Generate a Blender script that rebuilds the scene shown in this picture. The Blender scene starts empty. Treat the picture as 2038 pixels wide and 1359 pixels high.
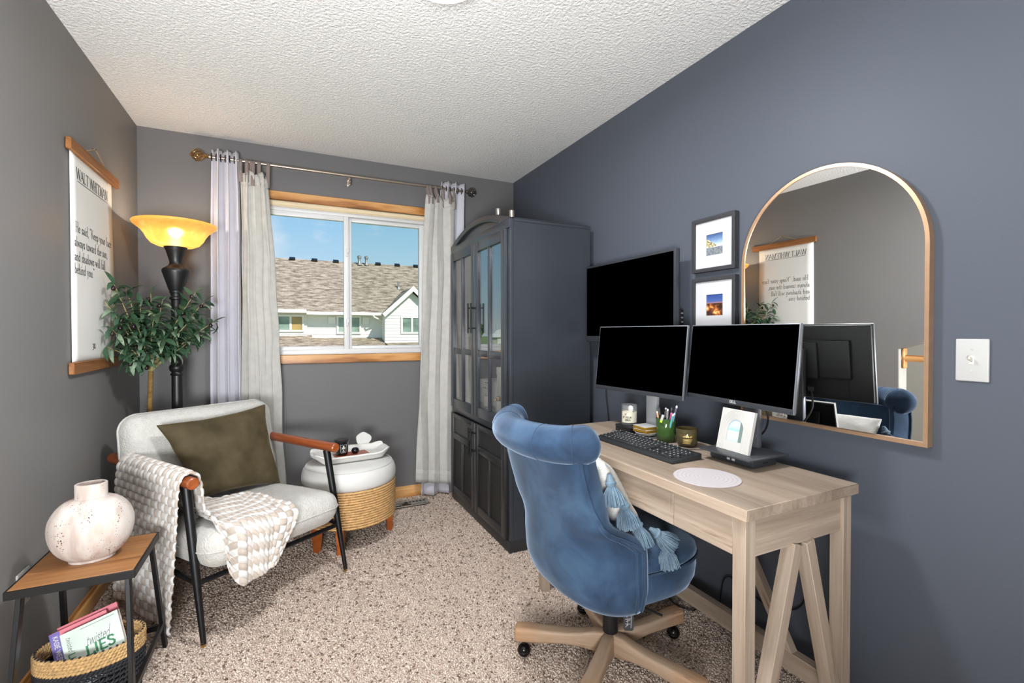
import bpy, bmesh, math, random
import numpy as np
from mathutils import Matrix, Vector, Euler, noise as mnoise
random.seed(7)
rnd = random.Random(11)
SC = bpy.context.scene
COL = SC.collection
PI = math.pi

# ------------------------------------------------------------------ camera, sky, sun, exposure
cam_d = bpy.data.cameras.new('camera')
cam_d.sensor_width = 36.0
cam_d.lens = 933.44 / 2038 * 36.0
cam_d.shift_y = -(679.5 - 674.47) / 2038
cam_d.clip_start = 0.02
cam_d.clip_end = 600
cam = bpy.data.objects.new('camera', cam_d)
COL.objects.link(cam)
YAW, PITCH, ROLL = 0.4478, 0.0135, 0.0008
cam.matrix_world = Matrix.Translation((0, 0, 1.2175)) @ Matrix.Rotation(-YAW, 4, 'Z') @ Matrix.Rotation(PI / 2 - PITCH, 4, 'X') @ Matrix.Rotation(-ROLL, 4, 'Z')
SC.camera = cam

SC.view_settings.view_transform = 'Standard'
SC.view_settings.look = 'None'
SC.view_settings.gamma = 1.0
SC.view_settings.exposure = 0.14
SC.view_settings.use_curve_mapping = False
SC.cycles.use_denoising = True
SC.cycles.max_bounces = 8
SC.cycles.diffuse_bounces = 5
SC.cycles.glossy_bounces = 4
SC.cycles.transmission_bounces = 6
SC.cycles.transparent_max_bounces = 12
SC.cycles.caustics_reflective = False
SC.cycles.caustics_refractive = False
SC.cycles.sample_clamp_indirect = 6.0

w = bpy.data.worlds.new('sky')
SC.world = w
w.use_nodes = True
nt = w.node_tree
nt.nodes.clear()
def wn(t, **k):
    n = nt.nodes.new(t)
    for a, b in k.items():
        setattr(n, a, b)
    return n
wo = wn('ShaderNodeOutputWorld'); bg = wn('ShaderNodeBackground')
tc = wn('ShaderNodeTexCoord'); sep = wn('ShaderNodeSeparateXYZ'); rp = wn('ShaderNodeValToRGB')
nt.links.new(tc.outputs['Generated'], sep.inputs[0]); nt.links.new(sep.outputs['Z'], rp.inputs[0])
e = rp.color_ramp.elements
e[0].position = 0.0; e[0].color = (0.60, 0.78, 0.93, 1)
e[1].position = 0.6; e[1].color = (0.07, 0.26, 0.64, 1)
x = e.new(0.07); x.color = (0.54, 0.76, 0.93, 1)
x = e.new(0.26); x.color = (0.26, 0.56, 0.88, 1)
mp = wn('ShaderNodeMapping'); mp.inputs['Scale'].default_value = (3.2, 3.2, 6.0)
mp.inputs['Location'].default_value = (0.35, 0.1, 0.55)
cn = wn('ShaderNodeTexNoise'); cn.inputs['Scale'].default_value = 1.0; cn.inputs['Detail'].default_value = 6; cn.inputs['Roughness'].default_value = 0.6
cr = wn('ShaderNodeValToRGB'); cr.color_ramp.elements[0].position = 0.50; cr.color_ramp.elements[1].position = 0.82
mx = wn('ShaderNodeMixRGB'); mx.inputs[2].default_value = (0.93, 0.95, 0.98, 1)
nt.links.new(tc.outputs['Generated'], mp.inputs[0]); nt.links.new(mp.outputs[0], cn.inputs['Vector'])
nt.links.new(cn.outputs[0], cr.inputs[0]); nt.links.new(cr.outputs[0], mx.inputs[0])
nt.links.new(rp.outputs[0], mx.inputs[1]); nt.links.new(mx.outputs[0], bg.inputs[0])
bg.inputs[1].default_value = 0.98
nt.links.new(bg.outputs[0], wo.inputs[0])

def light(name, kind, energy, loc, rot=(0, 0, 0), color=(1, 1, 1), **k):
    d = bpy.data.lights.new(name, kind)
    d.energy = energy; d.color = color
    for a, b in k.items():
        setattr(d, a, b)
    o = bpy.data.objects.new(name, d)
    o.location = loc; o.rotation_euler = rot
    COL.objects.link(o)
    return o
# the sun stands behind the house, high and to the east: it lights the neighbour's white front
light('sun', 'SUN', 5.6, (0, 0, 12), (math.radians(47), 0, math.radians(28)), (1.0, 0.97, 0.92), angle=0.01)
# unseen fill light added behind the camera, aimed up like a bounced flash
light('bounce_fill', 'AREA', 134, (-0.42, -0.50, 0.90), (math.radians(180 - 42), 0, 0), (0.955, 0.985, 1.0), shape='DISK', size=0.8)
# the ceiling dome of this room and an unseen fill light added over the stairs
light('dome_lamp', 'AREA', 31, (0.46, 1.47, 2.325), (0, 0, 0), (0.97, 0.985, 1.0), shape='DISK', size=0.26)
light('stair_fill', 'AREA', 14, (-1.6, 0.2, 2.40), (0, 0, 0), (1.0, 0.98, 0.95), shape='DISK', size=0.4)
# ------------------------------------------------------------------ helpers
I4 = Matrix.Identity(4)
WM = {}
def T(x, y, z): return Matrix.Translation((x, y, z))
def RZ(a): return Matrix.Rotation(a, 4, 'Z')
def RY(a): return Matrix.Rotation(a, 4, 'Y')
def RX(a): return Matrix.Rotation(a, 4, 'X')
def lin(c):
    c /= 255.0
    return c / 12.92 if c <= 0.04045 else ((c + 0.055) / 1.055) ** 2.4
def S(r, g, b): return (lin(r), lin(g), lin(b), 1.0)

def place(o, parent, Mw):
    WM[o.name] = Mw.copy()
    if parent is not None:
        o.parent = parent
        o.matrix_basis = WM[parent.name].inverted() @ Mw
    else:
        o.matrix_basis = Mw
def thing(name, label, cat, Mw=I4, group=None):
    o = bpy.data.objects.new(name, None)
    o.empty_display_size = 0.05
    COL.objects.link(o)
    place(o, None, Mw)
    o['label'] = label; o['category'] = cat
    if group: o['group'] = group
    return o
def tag(o, label, cat, group=None, kind=None):
    o['label'] = label; o['category'] = cat
    if group: o['group'] = group
    if kind: o['kind'] = kind
    return o
def mesh_of(name, bm, mat, angle=38, smooth=True):
    me = bpy.data.meshes.new(name)
    bm.normal_update()
    bm.to_mesh(me); bm.free()
    if smooth:
        me.polygons.foreach_set('use_smooth', [True] * len(me.polygons))
        me.set_sharp_from_angle(angle=math.radians(angle))
    if mat is not None:
        for m in (mat if isinstance(mat, (list, tuple)) else [mat]):
            me.materials.append(m)
    return me
def obj(name, bm, mat, parent=None, Mw=I4, angle=38, smooth=True, label=None):
    me = bm if isinstance(bm, bpy.types.Mesh) else mesh_of(name, bm, mat, angle, smooth)
    o = bpy.data.objects.new(name, me)
    COL.objects.link(o)
    place(o, parent, Mw)
    if label: o['label'] = label
    return o
def structure(o):
    o['kind'] = 'structure'
    return o
def NB(): return bmesh.new()

def a_box(bm, size, M=I4, bev=0.0, seg=2):
    r = bmesh.ops.create_cube(bm, size=1.0, matrix=M @ Matrix.Diagonal((size[0], size[1], size[2], 1)))
    if bev > 0:
        es = set()
        for v in r['verts']:
            es.update(v.link_edges)
        bmesh.ops.bevel(bm, geom=list(es), offset=min(bev, 0.49 * min(size)), segments=seg, affect='EDGES', profile=0.5, clamp_overlap=True)
def a_mm(bm, mn, mx, bev=0.0, seg=2):
    c = [(a + b) / 2 for a, b in zip(mn, mx)]
    a_box(bm, [b - a for a, b in zip(mn, mx)], T(*c), bev, seg)
def a_tube(bm, pts, rad, n=10, caps=True, closed=False, sx=1.0):
    pts = [Vector(p) for p in pts]
    m = len(pts)
    if not hasattr(rad, '__len__'): rad = [rad] * m
    rings = []
    up = None
    for i, p in enumerate(pts):
        if closed: d = pts[(i + 1) % m] - pts[i - 1]
        else: d = pts[min(i + 1, m - 1)] - pts[max(i - 1, 0)]
        d.normalize()
        if up is None:
            up = Vector((0, 0, 1)) if abs(d.z) < 0.9 else Vector((1, 0, 0))
        s = d.cross(up); s.normalize(); up = s.cross(d); up.normalize()
        rings.append([bm.verts.new(p + (s * math.cos(2 * PI * k / n) * sx + up * math.sin(2 * PI * k / n)) * rad[i]) for k in range(n)])
    for i in range(m if closed else m - 1):
        a, b = rings[i], rings[(i + 1) % m]
        for k in range(n):
            bm.faces.new((a[k], a[(k + 1) % n], b[(k + 1) % n], b[k]))
    if caps and not closed:
        bm.faces.new(list(reversed(rings[0]))); bm.faces.new(rings[-1])
def a_lathe(bm, prof, n=32, M=I4, sx=1.0, sy=1.0, cap=True):
    rings = []
    for r, z in prof:
        if r < 1e-6:
            rings.append([bm.verts.new(M @ Vector((0, 0, z)))])
        else:
            rings.append([bm.verts.new(M @ Vector((r * sx * math.cos(2 * PI * k / n), r * sy * math.sin(2 * PI * k / n), z))) for k in range(n)])
    for a, b in zip(rings[:-1], rings[1:]):
        for k in range(n):
            k2 = (k + 1) % n
            if len(a) == 1 and len(b) == 1: continue
            if len(a) == 1: bm.faces.new((a[0], b[k2], b[k]))
            elif len(b) == 1: bm.faces.new((a[k], a[k2], b[0]))
            else: bm.faces.new((a[k], a[k2], b[k2], b[k]))
    if cap:
        if len(rings[0]) > 1: bm.faces.new(list(reversed(rings[0])))
        if len(rings[-1]) > 1: bm.faces.new(rings[-1])
def a_prism(bm, poly, depth, M=I4):
    # poly in local XY, extruded along +Z by depth
    a = [bm.verts.new(M @ Vector((x, y, 0))) for x, y in poly]
    b = [bm.verts.new(M @ Vector((x, y, depth))) for x, y in poly]
    n = len(poly)
    bm.faces.new(list(reversed(a))); bm.faces.new(b)
    for i in range(n):
        bm.faces.new((a[i], a[(i + 1) % n], b[(i + 1) % n], b[i]))
def a_sphere(bm, r, M=I4, u=16, v=10, s=(1, 1, 1)):
    bmesh.ops.create_uvsphere(bm, u_segments=u, v_segments=v, radius=r, matrix=M @ Matrix.Diagonal((*s, 1)))
def a_grid(bm, f, nu, nv, uv=None, closed_u=False):
    lay = bm.loops.layers.uv.new('uv') if uv else None
    V = [[bm.verts.new(f(i / nu, j / nv)) for j in range(nv + 1)] for i in range(nu if closed_u else nu + 1)]
    mu = len(V)
    for i in range(nu):
        for j in range(nv):
            i2 = (i + 1) % mu
            fc = bm.faces.new((V[i][j], V[i2][j], V[i2][j + 1], V[i][j + 1]))
            if lay:
                for l, (a, b) in zip(fc.loops, ((i, j), (i + 1, j), (i + 1, j + 1), (i, j + 1))):
                    l[lay].uv = uv(a / nu, b / nv)
    return V
def beam(name, p0, p1, w, h, mat, parent, bev=0.002, F=I4, up=(0, 0, 1), seg=1, label=None):
    """a bar from p0 to p1, local X along its length so wood grain follows it"""
    p0, p1 = Vector(p0), Vector(p1)
    d = p1 - p0; L = d.length; d.normalize()
    u = Vector(up)
    if abs(u.dot(d)) > 0.98: u = Vector((1, 0, 0))
    s = u.cross(d); s.normalize(); u = d.cross(s)
    M = Matrix((( d.x, s.x, u.x, 0), (d.y, s.y, u.y, 0), (d.z, s.z, u.z, 0), (0, 0, 0, 1)))
    M = T(*((p0 + p1) / 2)) @ M
    bm = NB(); a_box(bm, (L, w, h), I4, bev, seg)
    return obj(name, bm, mat, parent, F @ M, label=label)
def panel(name, mn, mx, mat, parent, grain='x', bev=0.002, F=I4, seg=1, label=None):
    c = Vector([(a + b) / 2 for a, b in zip(mn, mx)]); s = [b - a for a, b in zip(mn, mx)]
    R = {'x': I4, 'y': RZ(PI / 2), 'z': RY(-PI / 2)}[grain]
    sz = {'x': s, 'y': (s[1], s[0], s[2]), 'z': (s[2], s[1], s[0])}[grain]
    bm = NB(); a_box(bm, sz, I4, bev, seg)
    return obj(name, bm, mat, parent, F @ T(*c) @ R, label=label)
def dup(o, parent, Mw, name=None):
    c = o.copy(); COL.objects.link(c)
    if name: c.name = name
    place(c, parent, Mw)
    return c
def solidify(o, t, off=0.0):
    m = o.modifiers.new('thickness', 'SOLIDIFY'); m.thickness = t; m.offset = off
    return o
def subsurf(o, l=1):
    m = o.modifiers.new('smooth', 'SUBSURF'); m.levels = l; m.render_levels = l
    return o
def sstep(a, b, x):
    t = max(0.0, min(1.0, (x - a) / (b - a)))
    return t * t * (3 - 2 * t)
def lerp(a, b, t): return a + (b - a) * t
def interp(xs, ys, x):
    return float(np.interp(x, xs, ys))
def nz(x, y, z=0.0): return mnoise.noise(Vector((x, y, z)))

# ------------------------------------------------------------------ materials
class MT:
    def __init__(s, name):
        s.m = bpy.data.materials.new(name); s.m.use_nodes = True
        s.t = s.m.node_tree; s.t.nodes.clear()
        s.out = s.n('ShaderNodeOutputMaterial'); s.b = s.n('ShaderNodeBsdfPrincipled')
        s.l(s.b.outputs[0], s.out.inputs[0])
    def n(s, t, **k):
        x = s.t.nodes.new(t)
        for a, b in k.items(): setattr(x, a, b)
        return x
    def l(s, a, b): s.t.links.new(a, b)
    def co(s, kind='Object', scale=(1, 1, 1), rot=(0, 0, 0)):
        c = s.n('ShaderNodeTexCoord'); m = s.n('ShaderNodeMapping')
        m.inputs['Scale'].default_value = scale; m.inputs['Rotation'].default_value = rot
        s.l(c.outputs[kind], m.inputs[0])
        return m.outputs[0]
    def noise(s, vec, scale, detail=4, rough=0.55, dist=0.0):
        x = s.n('ShaderNodeTexNoise'); x.inputs['Scale'].default_value = scale; x.inputs['Detail'].default_value = detail
        x.inputs['Roughness'].default_value = rough; x.inputs['Distortion'].default_value = dist
        s.l(vec, x.inputs['Vector'])
        return x.outputs[0]
    def ramp(s, fac, stops):
        r = s.n('ShaderNodeValToRGB'); e = r.color_ramp.elements
        while len(e) < len(stops): e.new(0.5)
        for k, (p, c) in enumerate(stops):
            e[k].position = p; e[k].color = c
        s.l(fac, r.inputs[0])
        return r.outputs[0]
    def math(s, op, a, b=None):
        x = s.n('ShaderNodeMath', operation=op)
        for i, v in enumerate((a, b)):
            if v is None: continue
            if isinstance(v, (int, float)): x.inputs[i].default_value = v
            else: s.l(v, x.inputs[i])
        return x.outputs[0]
    def mix(s, fac, a, b, mode='MIX'):
        x = s.n('ShaderNodeMixRGB', blend_type=mode)
        for i, v in enumerate((fac, a, b)):
            if isinstance(v, (int, float)): x.inputs[i].default_value = v
            elif isinstance(v, tuple): x.inputs[i].default_value = v
            else: s.l(v, x.inputs[i])
        return x.outputs[0]
    def bump(s, h, strength=0.3, dist=0.002):
        x = s.n('ShaderNodeBump'); x.inputs['Strength'].default_value = strength; x.inputs['Distance'].default_value = dist
        s.l(h, x.inputs['Height']); s.l(x.outputs[0], s.b.inputs['Normal'])
    def set(s, col=None, rough=0.5, metal=0.0, spec=0.5, **k):
        if isinstance(col, tuple): s.b.inputs['Base Color'].default_value = col
        elif col is not None: s.l(col, s.b.inputs['Base Color'])
        s.b.inputs['Roughness'].default_value = rough; s.b.inputs['Metallic'].default_value = metal
        s.b.inputs['Specular IOR Level'].default_value = spec
        for a, b in k.items(): s.b.inputs[a].default_value = b
        return s.m
def plain(name, col, rough=0.5, metal=0.0, spec=0.5, var=0.0, vs=12.0, bump=0.0, bs=200.0, bd=0.001, **k):
    t = MT(name)
    v = t.co()
    c = col
    if var > 0:
        d = tuple(x * (1 - var) for x in col[:3]) + (1,); u = tuple(min(1, x * (1 + var)) for x in col[:3]) + (1,)
        c = t.ramp(t.noise(v, vs), [(0.3, d), (0.7, u)])
    if bump > 0: t.bump(t.noise(v, bs, 3), bump, bd)
    return t.set(c, rough, metal, spec, **k)
def wood(name, stops, scale=14.0, stretch=0.07, rough=0.45, spec=0.4, rings=0.0, bump=0.12, plank=None, grain_dark=None):
    """grain runs along local X"""
    t = MT(name)
    v = t.co('Object', (stretch * scale, scale, scale))
    f = t.noise(v, 1.0, 7, 0.62, 0.6)
    fine = t.noise(t.co('Object', (6, 160, 160)), 1.0, 3, 0.6)
    f2 = t.math('ADD', t.math('MULTIPLY', f, 0.8), t.math('MULTIPLY', fine, 0.2))
    if rings > 0:
        wv = t.n('ShaderNodeTexWave', wave_type='BANDS', bands_direction='Y'); wv.inputs['Scale'].default_value = rings
        wv.inputs['Distortion'].default_value = 9.0; wv.inputs['Detail'].default_value = 3; wv.inputs['Detail Scale'].default_value = 0.7
        t.l(t.co('Object', (0.22, 1, 1)), wv.inputs['Vector'])
        f2 = t.math('ADD', t.math('MULTIPLY', f2, 0.66), t.math('MULTIPLY', wv.outputs[0], 0.34))
    c = t.ramp(f2, stops)
    if plank:
        ax, wdt, lo, hi = plank
        sx = t.n('ShaderNodeSeparateXYZ'); t.l(t.co(), sx.inputs[0])
        k = t.math('FLOOR', t.math('DIVIDE', sx.outputs[ax], wdt))
        wnz = t.n('ShaderNodeTexWhiteNoise', noise_dimensions='1D'); t.l(k, wnz.inputs['W'])
        c = t.mix(1.0, c, t.ramp(wnz.outputs[0], [(0, lo), (1, hi)]), 'MULTIPLY')
    if grain_dark:
        g = t.noise(t.co('Object', (2.2, 60, 60)), 1.0, 4, 0.7, 0.4)
        m2 = t.noise(t.co('Object', (2, 6, 6)), 1.0, 2)
        gm = t.ramp(t.math('ADD', g, t.math('MULTIPLY', m2, 0.35)), [(0.80, (0, 0, 0, 1)), (0.93, (1, 1, 1, 1))])
        c = t.mix(gm, c, grain_dark)
    if bump: t.bump(f2, bump, 0.001)
    return t.set(c, rough, 0, spec)
def fabric(name, col, col2=None, rough=0.9, weave=900.0, sheen=0.0, sheen_rough=0.4, var_scale=9.0, bump=0.25, bd=0.0006, tint=None, spec=0.2):
    t = MT(name)
    v = t.co()
    c = t.ramp(t.noise(v, var_scale, 5, 0.6), [(0.32, col), (0.68, col2 or col)])
    t.bump(t.noise(v, weave, 2), bump, bd)
    return t.set(c, rough, 0, spec, **{'Sheen Weight': sheen, 'Sheen Roughness': sheen_rough, **({'Sheen Tint': tint} if tint else {})})
def pane_mat(name, tint, f0=.04):
    """thin clear pane: see-through, with a mirror share that grows towards grazing angles"""
    t = MT(name)
    tr = t.n('ShaderNodeBsdfTransparent'); tr.inputs[0].default_value = tint
    gl = t.n('ShaderNodeBsdfGlossy'); gl.inputs['Roughness'].default_value = 0.0; gl.inputs['Color'].default_value = (1, 1, 1, 1)
    lw_ = t.n('ShaderNodeLayerWeight'); lw_.inputs['Blend'].default_value = .5
    f = t.math('ADD', t.math('MULTIPLY', t.math('POWER', lw_.outputs['Facing'], 5.0), 1 - f0), f0)
    mxs = t.n('ShaderNodeMixShader')
    t.l(f, mxs.inputs[0]); t.l(tr.outputs[0], mxs.inputs[1]); t.l(gl.outputs[0], mxs.inputs[2])
    t.l(mxs.outputs[0], t.out.inputs[0])
    t.t.nodes.remove(t.b)
    return t.m

def wall_mat(name, col):
    t = MT(name)
    v = t.co()
    c = t.ramp(t.noise(v, 1.3, 2), [(0.3, tuple(x * 0.97 for x in col[:3]) + (1,)), (0.7, tuple(x * 1.03 for x in col[:3]) + (1,))])
    t.bump(t.noise(v, 210, 2), 0.25, 0.0012)
    return t.set(c, 0.5, 0, 0.28)
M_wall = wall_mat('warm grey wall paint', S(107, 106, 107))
M_wall_lit = wall_mat('warm grey wall paint lightened as lit', S(126, 124, 123))  # same paint as the back wall; light falling on it is put into the colour
M_wallr = wall_mat('slate grey wall paint', S(80, 85, 95))
M_hall = wall_mat('pale landing paint', S(178, 176, 170))
def ceiling_mat():
    t = MT('textured white ceiling')
    v = t.co()
    a = t.noise(v, 75, 4, 0.6); b = t.noise(v, 190, 2, 0.5)
    h = t.math('ADD', t.ramp(a, [(0.38, (0, 0, 0, 1)), (0.66, (1, 1, 1, 1))]), t.math('MULTIPLY', b, 0.4))
    t.bump(h, 0.75, 0.006)
    return t.set(S(238, 237, 235), 0.9, 0, 0.1)
M_ceil = ceiling_mat()
def carpet_base():
    t = MT('carpet backing')
    v = t.co()
    c = t.ramp(t.noise(v, 260, 3, 0.7), [(0.36, S(166, 146, 132)), (0.47, S(198, 178, 164)), (0.62, S(220, 204, 190))])
    t.bump(t.noise(v, 200, 3), 0.8, 0.006)
    return t.set(c, 1.0, 0, 0.05)
M_carpet = carpet_base()
def tuft_mat():
    t = MT('carpet yarn')
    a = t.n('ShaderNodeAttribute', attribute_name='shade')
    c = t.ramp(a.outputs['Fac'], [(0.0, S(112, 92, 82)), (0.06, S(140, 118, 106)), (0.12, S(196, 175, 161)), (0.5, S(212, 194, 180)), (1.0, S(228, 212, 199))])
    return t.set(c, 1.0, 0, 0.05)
M_tuft = tuft_mat()
M_oak = wood('honey oak trim', [(0.28, S(128, 78, 36)), (0.42, S(180, 122, 66)), (0.58, S(204, 150, 92)), (0.8, S(220, 174, 118))], 44, 0.05, 0.35, 0.4, rings=9)
M_vinyl = plain('white vinyl', S(214, 214, 214), 0.35)
M_white = plain('white plastic', S(178, 178, 177), 0.45)
M_black = plain('black satin', S(24, 24, 26), 0.4, var=0.1)
M_blackmetal = plain('black painted steel', S(20, 20, 22), 0.42, 0.3, var=0.15, bump=0.1)
M_brass = plain('brass', S(212, 168, 92), 0.28, 1.0)
M_screen = plain('switched off black screen', (0, 0, 0, 1), 0.7, 0, 0.0)
M_glasswin = pane_mat('window glass', (0.98, 0.965, 0.945, 1), .0)
M_glasswin2 = pane_mat('coated window glass', (0.91, 0.92, 0.88, 1), .0)
M_cabglass = pane_mat('cabinet glass', (0.96, 0.97, 0.975, 1), .17)

# ------------------------------------------------------------------ lettering: a small stroke alphabet
GL = {
 'W': (1.0, [[(0, 1), (.25, 0)], [(.25, 0), (.5, 1), 't'], [(.5, 1), (.75, 0)], [(.75, 0), (1, 1), 't']], [(0, 1), (.5, 1), (1, 1)]),
 'A': (.76, [[(0, 0), (.38, 1), 't'], [(.38, 1), (.76, 0)], [(.14, .36), (.62, .36), 't']], [(0, 0), (.76, 0)]),
 'L': (.58, [[(.12, 0), (.12, 1)], [(.12, 0), (.56, 0), 't'], [(.56, 0), (.56, .18), 't']], [(.12, 1), (.12, 0)]),
 'T': (.66, [[(.33, 0), (.33, 1)], [(0, 1), (.66, 1), 't'], [(0, 1), (0, .84), 't'], [(.66, 1), (.66, .84), 't']], [(.33, 0)]),
 'H': (.78, [[(.12, 0), (.12, 1)], [(.66, 0), (.66, 1)], [(.12, .5), (.66, .5), 't']], [(.12, 0), (.12, 1), (.66, 0), (.66, 1)]),
 'I': (.26, [[(.13, 0), (.13, 1)]], [(.13, 0), (.13, 1)]),
 'M': (.92, [[(.1, 0), (.14, 1), 't'], [(.14, 1), (.46, 0)], [(.46, 0), (.78, 1), 't'], [(.78, 1), (.82, 0)]], [(.1, 0), (.82, 0), (.1, 1), (.82, 1)]),
 'N': (.8, [[(.12, 0), (.12, 1), 't'], [(.12, 1), (.68, 0)], [(.68, 0), (.68, 1), 't']], [(.12, 0), (.12, 1), (.68, 1)]),
 'E': (.6, [[(.12, 0), (.12, 1)], [(.12, 0), (.56, 0), 't'], [(.12, 1), (.54, 1), 't'], [(.12, .52), (.46, .52), 't']], []),
 'S': (.56, [[(.5, .82), (.4, .97), (.24, 1), (.09, .9), (.08, .72), (.2, .58), (.38, .47), (.5, .3), (.46, .1), (.3, 0), (.14, .02), (.04, .18)]], []),
 'K': (.68, [[(.12, 0), (.12, 1)], [(.6, 1), (.14, .45), 't'], [(.26, .58), (.64, 0)]], []),
 'D': (.74, [[(.12, 0), (.12, 1)], [(.12, 1), (.4, 1), (.6, .85), (.68, .5), (.6, .15), (.4, 0), (.12, 0)]], []),
 'Y': (.7, [[(0, 1), (.34, .48)], [(.68, 1), (.34, .48)], [(.34, .48), (.34, 0)]], []),
 'O': (.78, [[(.38, 1), (.16, .9), (.06, .5), (.16, .1), (.38, 0), (.6, .1), (.7, .5), (.6, .9), (.38, 1)]], []),
 'U': (.74, [[(.1, 1), (.1, .3), (.2, .05), (.37, 0), (.54, .05), (.64, .3), (.64, 1)]], []),
 'R': (.66, [[(.12, 0), (.12, 1)], [(.12, 1), (.42, 1), (.56, .86), (.54, .64), (.4, .52), (.12, .52)], [(.34, .52), (.62, 0)]], []),
 'e': (.46, [[(.05, .3), (.42, .3), 't'], [(.42, .3), (.4, .44), (.24, .52), (.09, .42), (.05, .24), (.11, .06), (.25, 0), (.42, .09)]], []),
 's': (.38, [[(.34, .42), (.27, .51), (.16, .51), (.07, .42), (.11, .32), (.28, .23), (.34, .12), (.26, .01), (.13, 0), (.04, .1)]], []),
 'a': (.46, [[(.07, .42), (.2, .52), (.33, .46), (.35, .3), (.35, .08), (.44, 0)], [(.35, .28), (.14, .24), (.05, .12), (.12, .01), (.24, .02), (.35, .12)]], []),
 'i': (.24, [[(.12, 0), (.12, .5)], [(.1, .7), (.14, .74)]], [(.12, 0)]),
 'd': (.52, [[(.4, 0), (.4, 1)], [(.4, .42), (.24, .52), (.09, .42), (.05, .24), (.12, .05), (.25, 0), (.4, .1)]], []),
 'p': (.52, [[(.1, -.3), (.1, .5)], [(.1, .42), (.26, .52), (.41, .42), (.46, .24), (.4, .05), (.26, 0), (.1, .1)]], [(.1, -.3)]),
 'y': (.48, [[(.04, .5), (.24, 0)], [(.44, .5), (.24, 0), (.14, -.26), (.03, -.28), 't']], [(.04, .5), (.44, .5)]),
 'o': (.5, [[(.25, .52), (.1, .44), (.05, .26), (.1, .08), (.25, 0), (.4, .08), (.45, .26), (.4, .44), (.25, .52)]], []),
 'u': (.52, [[(.1, .5), (.1, .14), (.18, .01), (.3, .02), (.4, .12)], [(.4, .5), (.4, 0)]], []),
 'r': (.36, [[(.1, 0), (.1, .5)], [(.1, .36), (.2, .5), (.33, .5)]], [(.1, 0)]),
 'f': (.32, [[(.12, 0), (.12, .8), (.2, .97), (.34, .98)], [(.02, .5), (.28, .5), 't']], [(.12, 0)]),
 'c': (.42, [[(.38, .42), (.24, .52), (.1, .43), (.05, .25), (.11, .07), (.25, 0), (.39, .09)]], []),
 'l': (.24, [[(.12, 0), (.12, 1)]], [(.12, 0)]),
 'w': (.74, [[(.03, .5), (.2, 0)], [(.2, 0), (.37, .5), 't'], [(.37, .5), (.54, 0)], [(.54, 0), (.71, .5), 't']], [(.03, .5), (.71, .5)]),
 't': (.32, [[(.12, .68), (.12, .1), (.2, 0), (.31, .04)], [(.02, .5), (.29, .5), 't']], []),
 'h': (.54, [[(.1, 0), (.1, 1)], [(.1, .38), (.24, .52), (.38, .46), (.42, .3), (.42, 0)]], [(.1, 0), (.42, 0)]),
 'n': (.54, [[(.1, 0), (.1, .5)], [(.1, .38), (.24, .52), (.38, .46), (.42, .3), (.42, 0)]], [(.1, 0), (.42, 0)]),
 'b': (.52, [[(.1, 0), (.1, 1)], [(.1, .42), (.26, .52), (.41, .42), (.46, .24), (.4, .05), (.26, 0), (.1, .1)]], []),
 'v': (.48, [[(.04, .5), (.24, 0)], [(.24, 0), (.44, .5), 't']], [(.04, .5), (.44, .5)]),
 ',': (.22, [[(.12, .06), (.12, 0), (.06, -.14)]], []),
 '.': (.22, [[(.09, 0), (.09, .06)]], []),
 '(': (.34, [[(.08, 1), (.12, .84)], [(.22, 1), (.26, .84)]], []),
 "'": (.2, [[(.1, 1), (.08, .84)]], []),
 '3': (.5, [[(.06, .66), (.22, .7), (.38, .58), (.36, .4), (.2, .3), (.38, .22), (.42, .0), (.28, -.16), (.06, -.18)]], []),
 '8': (.52, [[(.26, .4), (.1, .5), (.1, .64), (.26, .72), (.42, .64), (.42, .5), (.26, .4), (.08, .24), (.08, .08), (.26, 0), (.44, .08), (.44, .24), (.26, .4)]], []),
 '1': (.4, [[(.2, 0), (.2, .7)], [(.08, .58), (.2, .7), 't']], []),
 '5': (.5, [[(.42, .7), (.14, .7), (.12, .42), (.3, .44), (.42, .28), (.36, .06), (.08, .02)]], []),
 ' ': (.34, [], []),
}
def a_text(bm, txt, size, F, weight=0.11, thin=0.045, serif=True, width=None, slant=0.0, depth=0.0006, track=0.06):
    """F(x, y, z) -> point; letters are thin raised strokes"""
    adv = sum(GL[c][0] + track for c in txt)
    kx = (width / (adv * size)) if width else 1.0
    x0 = 0.0
    def quad(p, q, h):
        d = Vector((q[0] - p[0], q[1] - p[1])); L = d.length
        if L < 1e-6: return
        d /= L; nn = Vector((-d.y, d.x)) * h / 2; ex = d * (h * 0.25)
        pts = [(p[0] - nn.x - ex.x, p[1] - nn.y - ex.y), (q[0] - nn.x + ex.x, q[1] - nn.y + ex.y), (q[0] + nn.x + ex.x, q[1] + nn.y + ex.y), (p[0] + nn.x - ex.x, p[1] + nn.y - ex.y)]
        pts = [((x0 + (a + b * slant)) * size * kx, b * size) for a, b in pts]
        lo = [bm.verts.new(F(a, b, 0.0)) for a, b in pts]; hi = [bm.verts.new(F(a, b, depth)) for a, b in pts]
        bm.faces.new(hi)
        for i in range(4): bm.faces.new((lo[i], lo[(i + 1) % 4], hi[(i + 1) % 4], hi[i]))
    for c in txt:
        wd, strokes, ser = GL[c]
        for st in strokes:
            th = serif and st[-1] == 't'
            pts = [p for p in st if p != 't']
            for p, q in zip(pts[:-1], pts[1:]):
                quad(p, q, thin if th else weight)
        if serif:
            for sx_, sy_ in ser:
                quad((sx_ - .1, sy_), (sx_ + .1, sy_), 0.04)
        x0 += wd + track
    return x0 * size * kx
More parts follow.
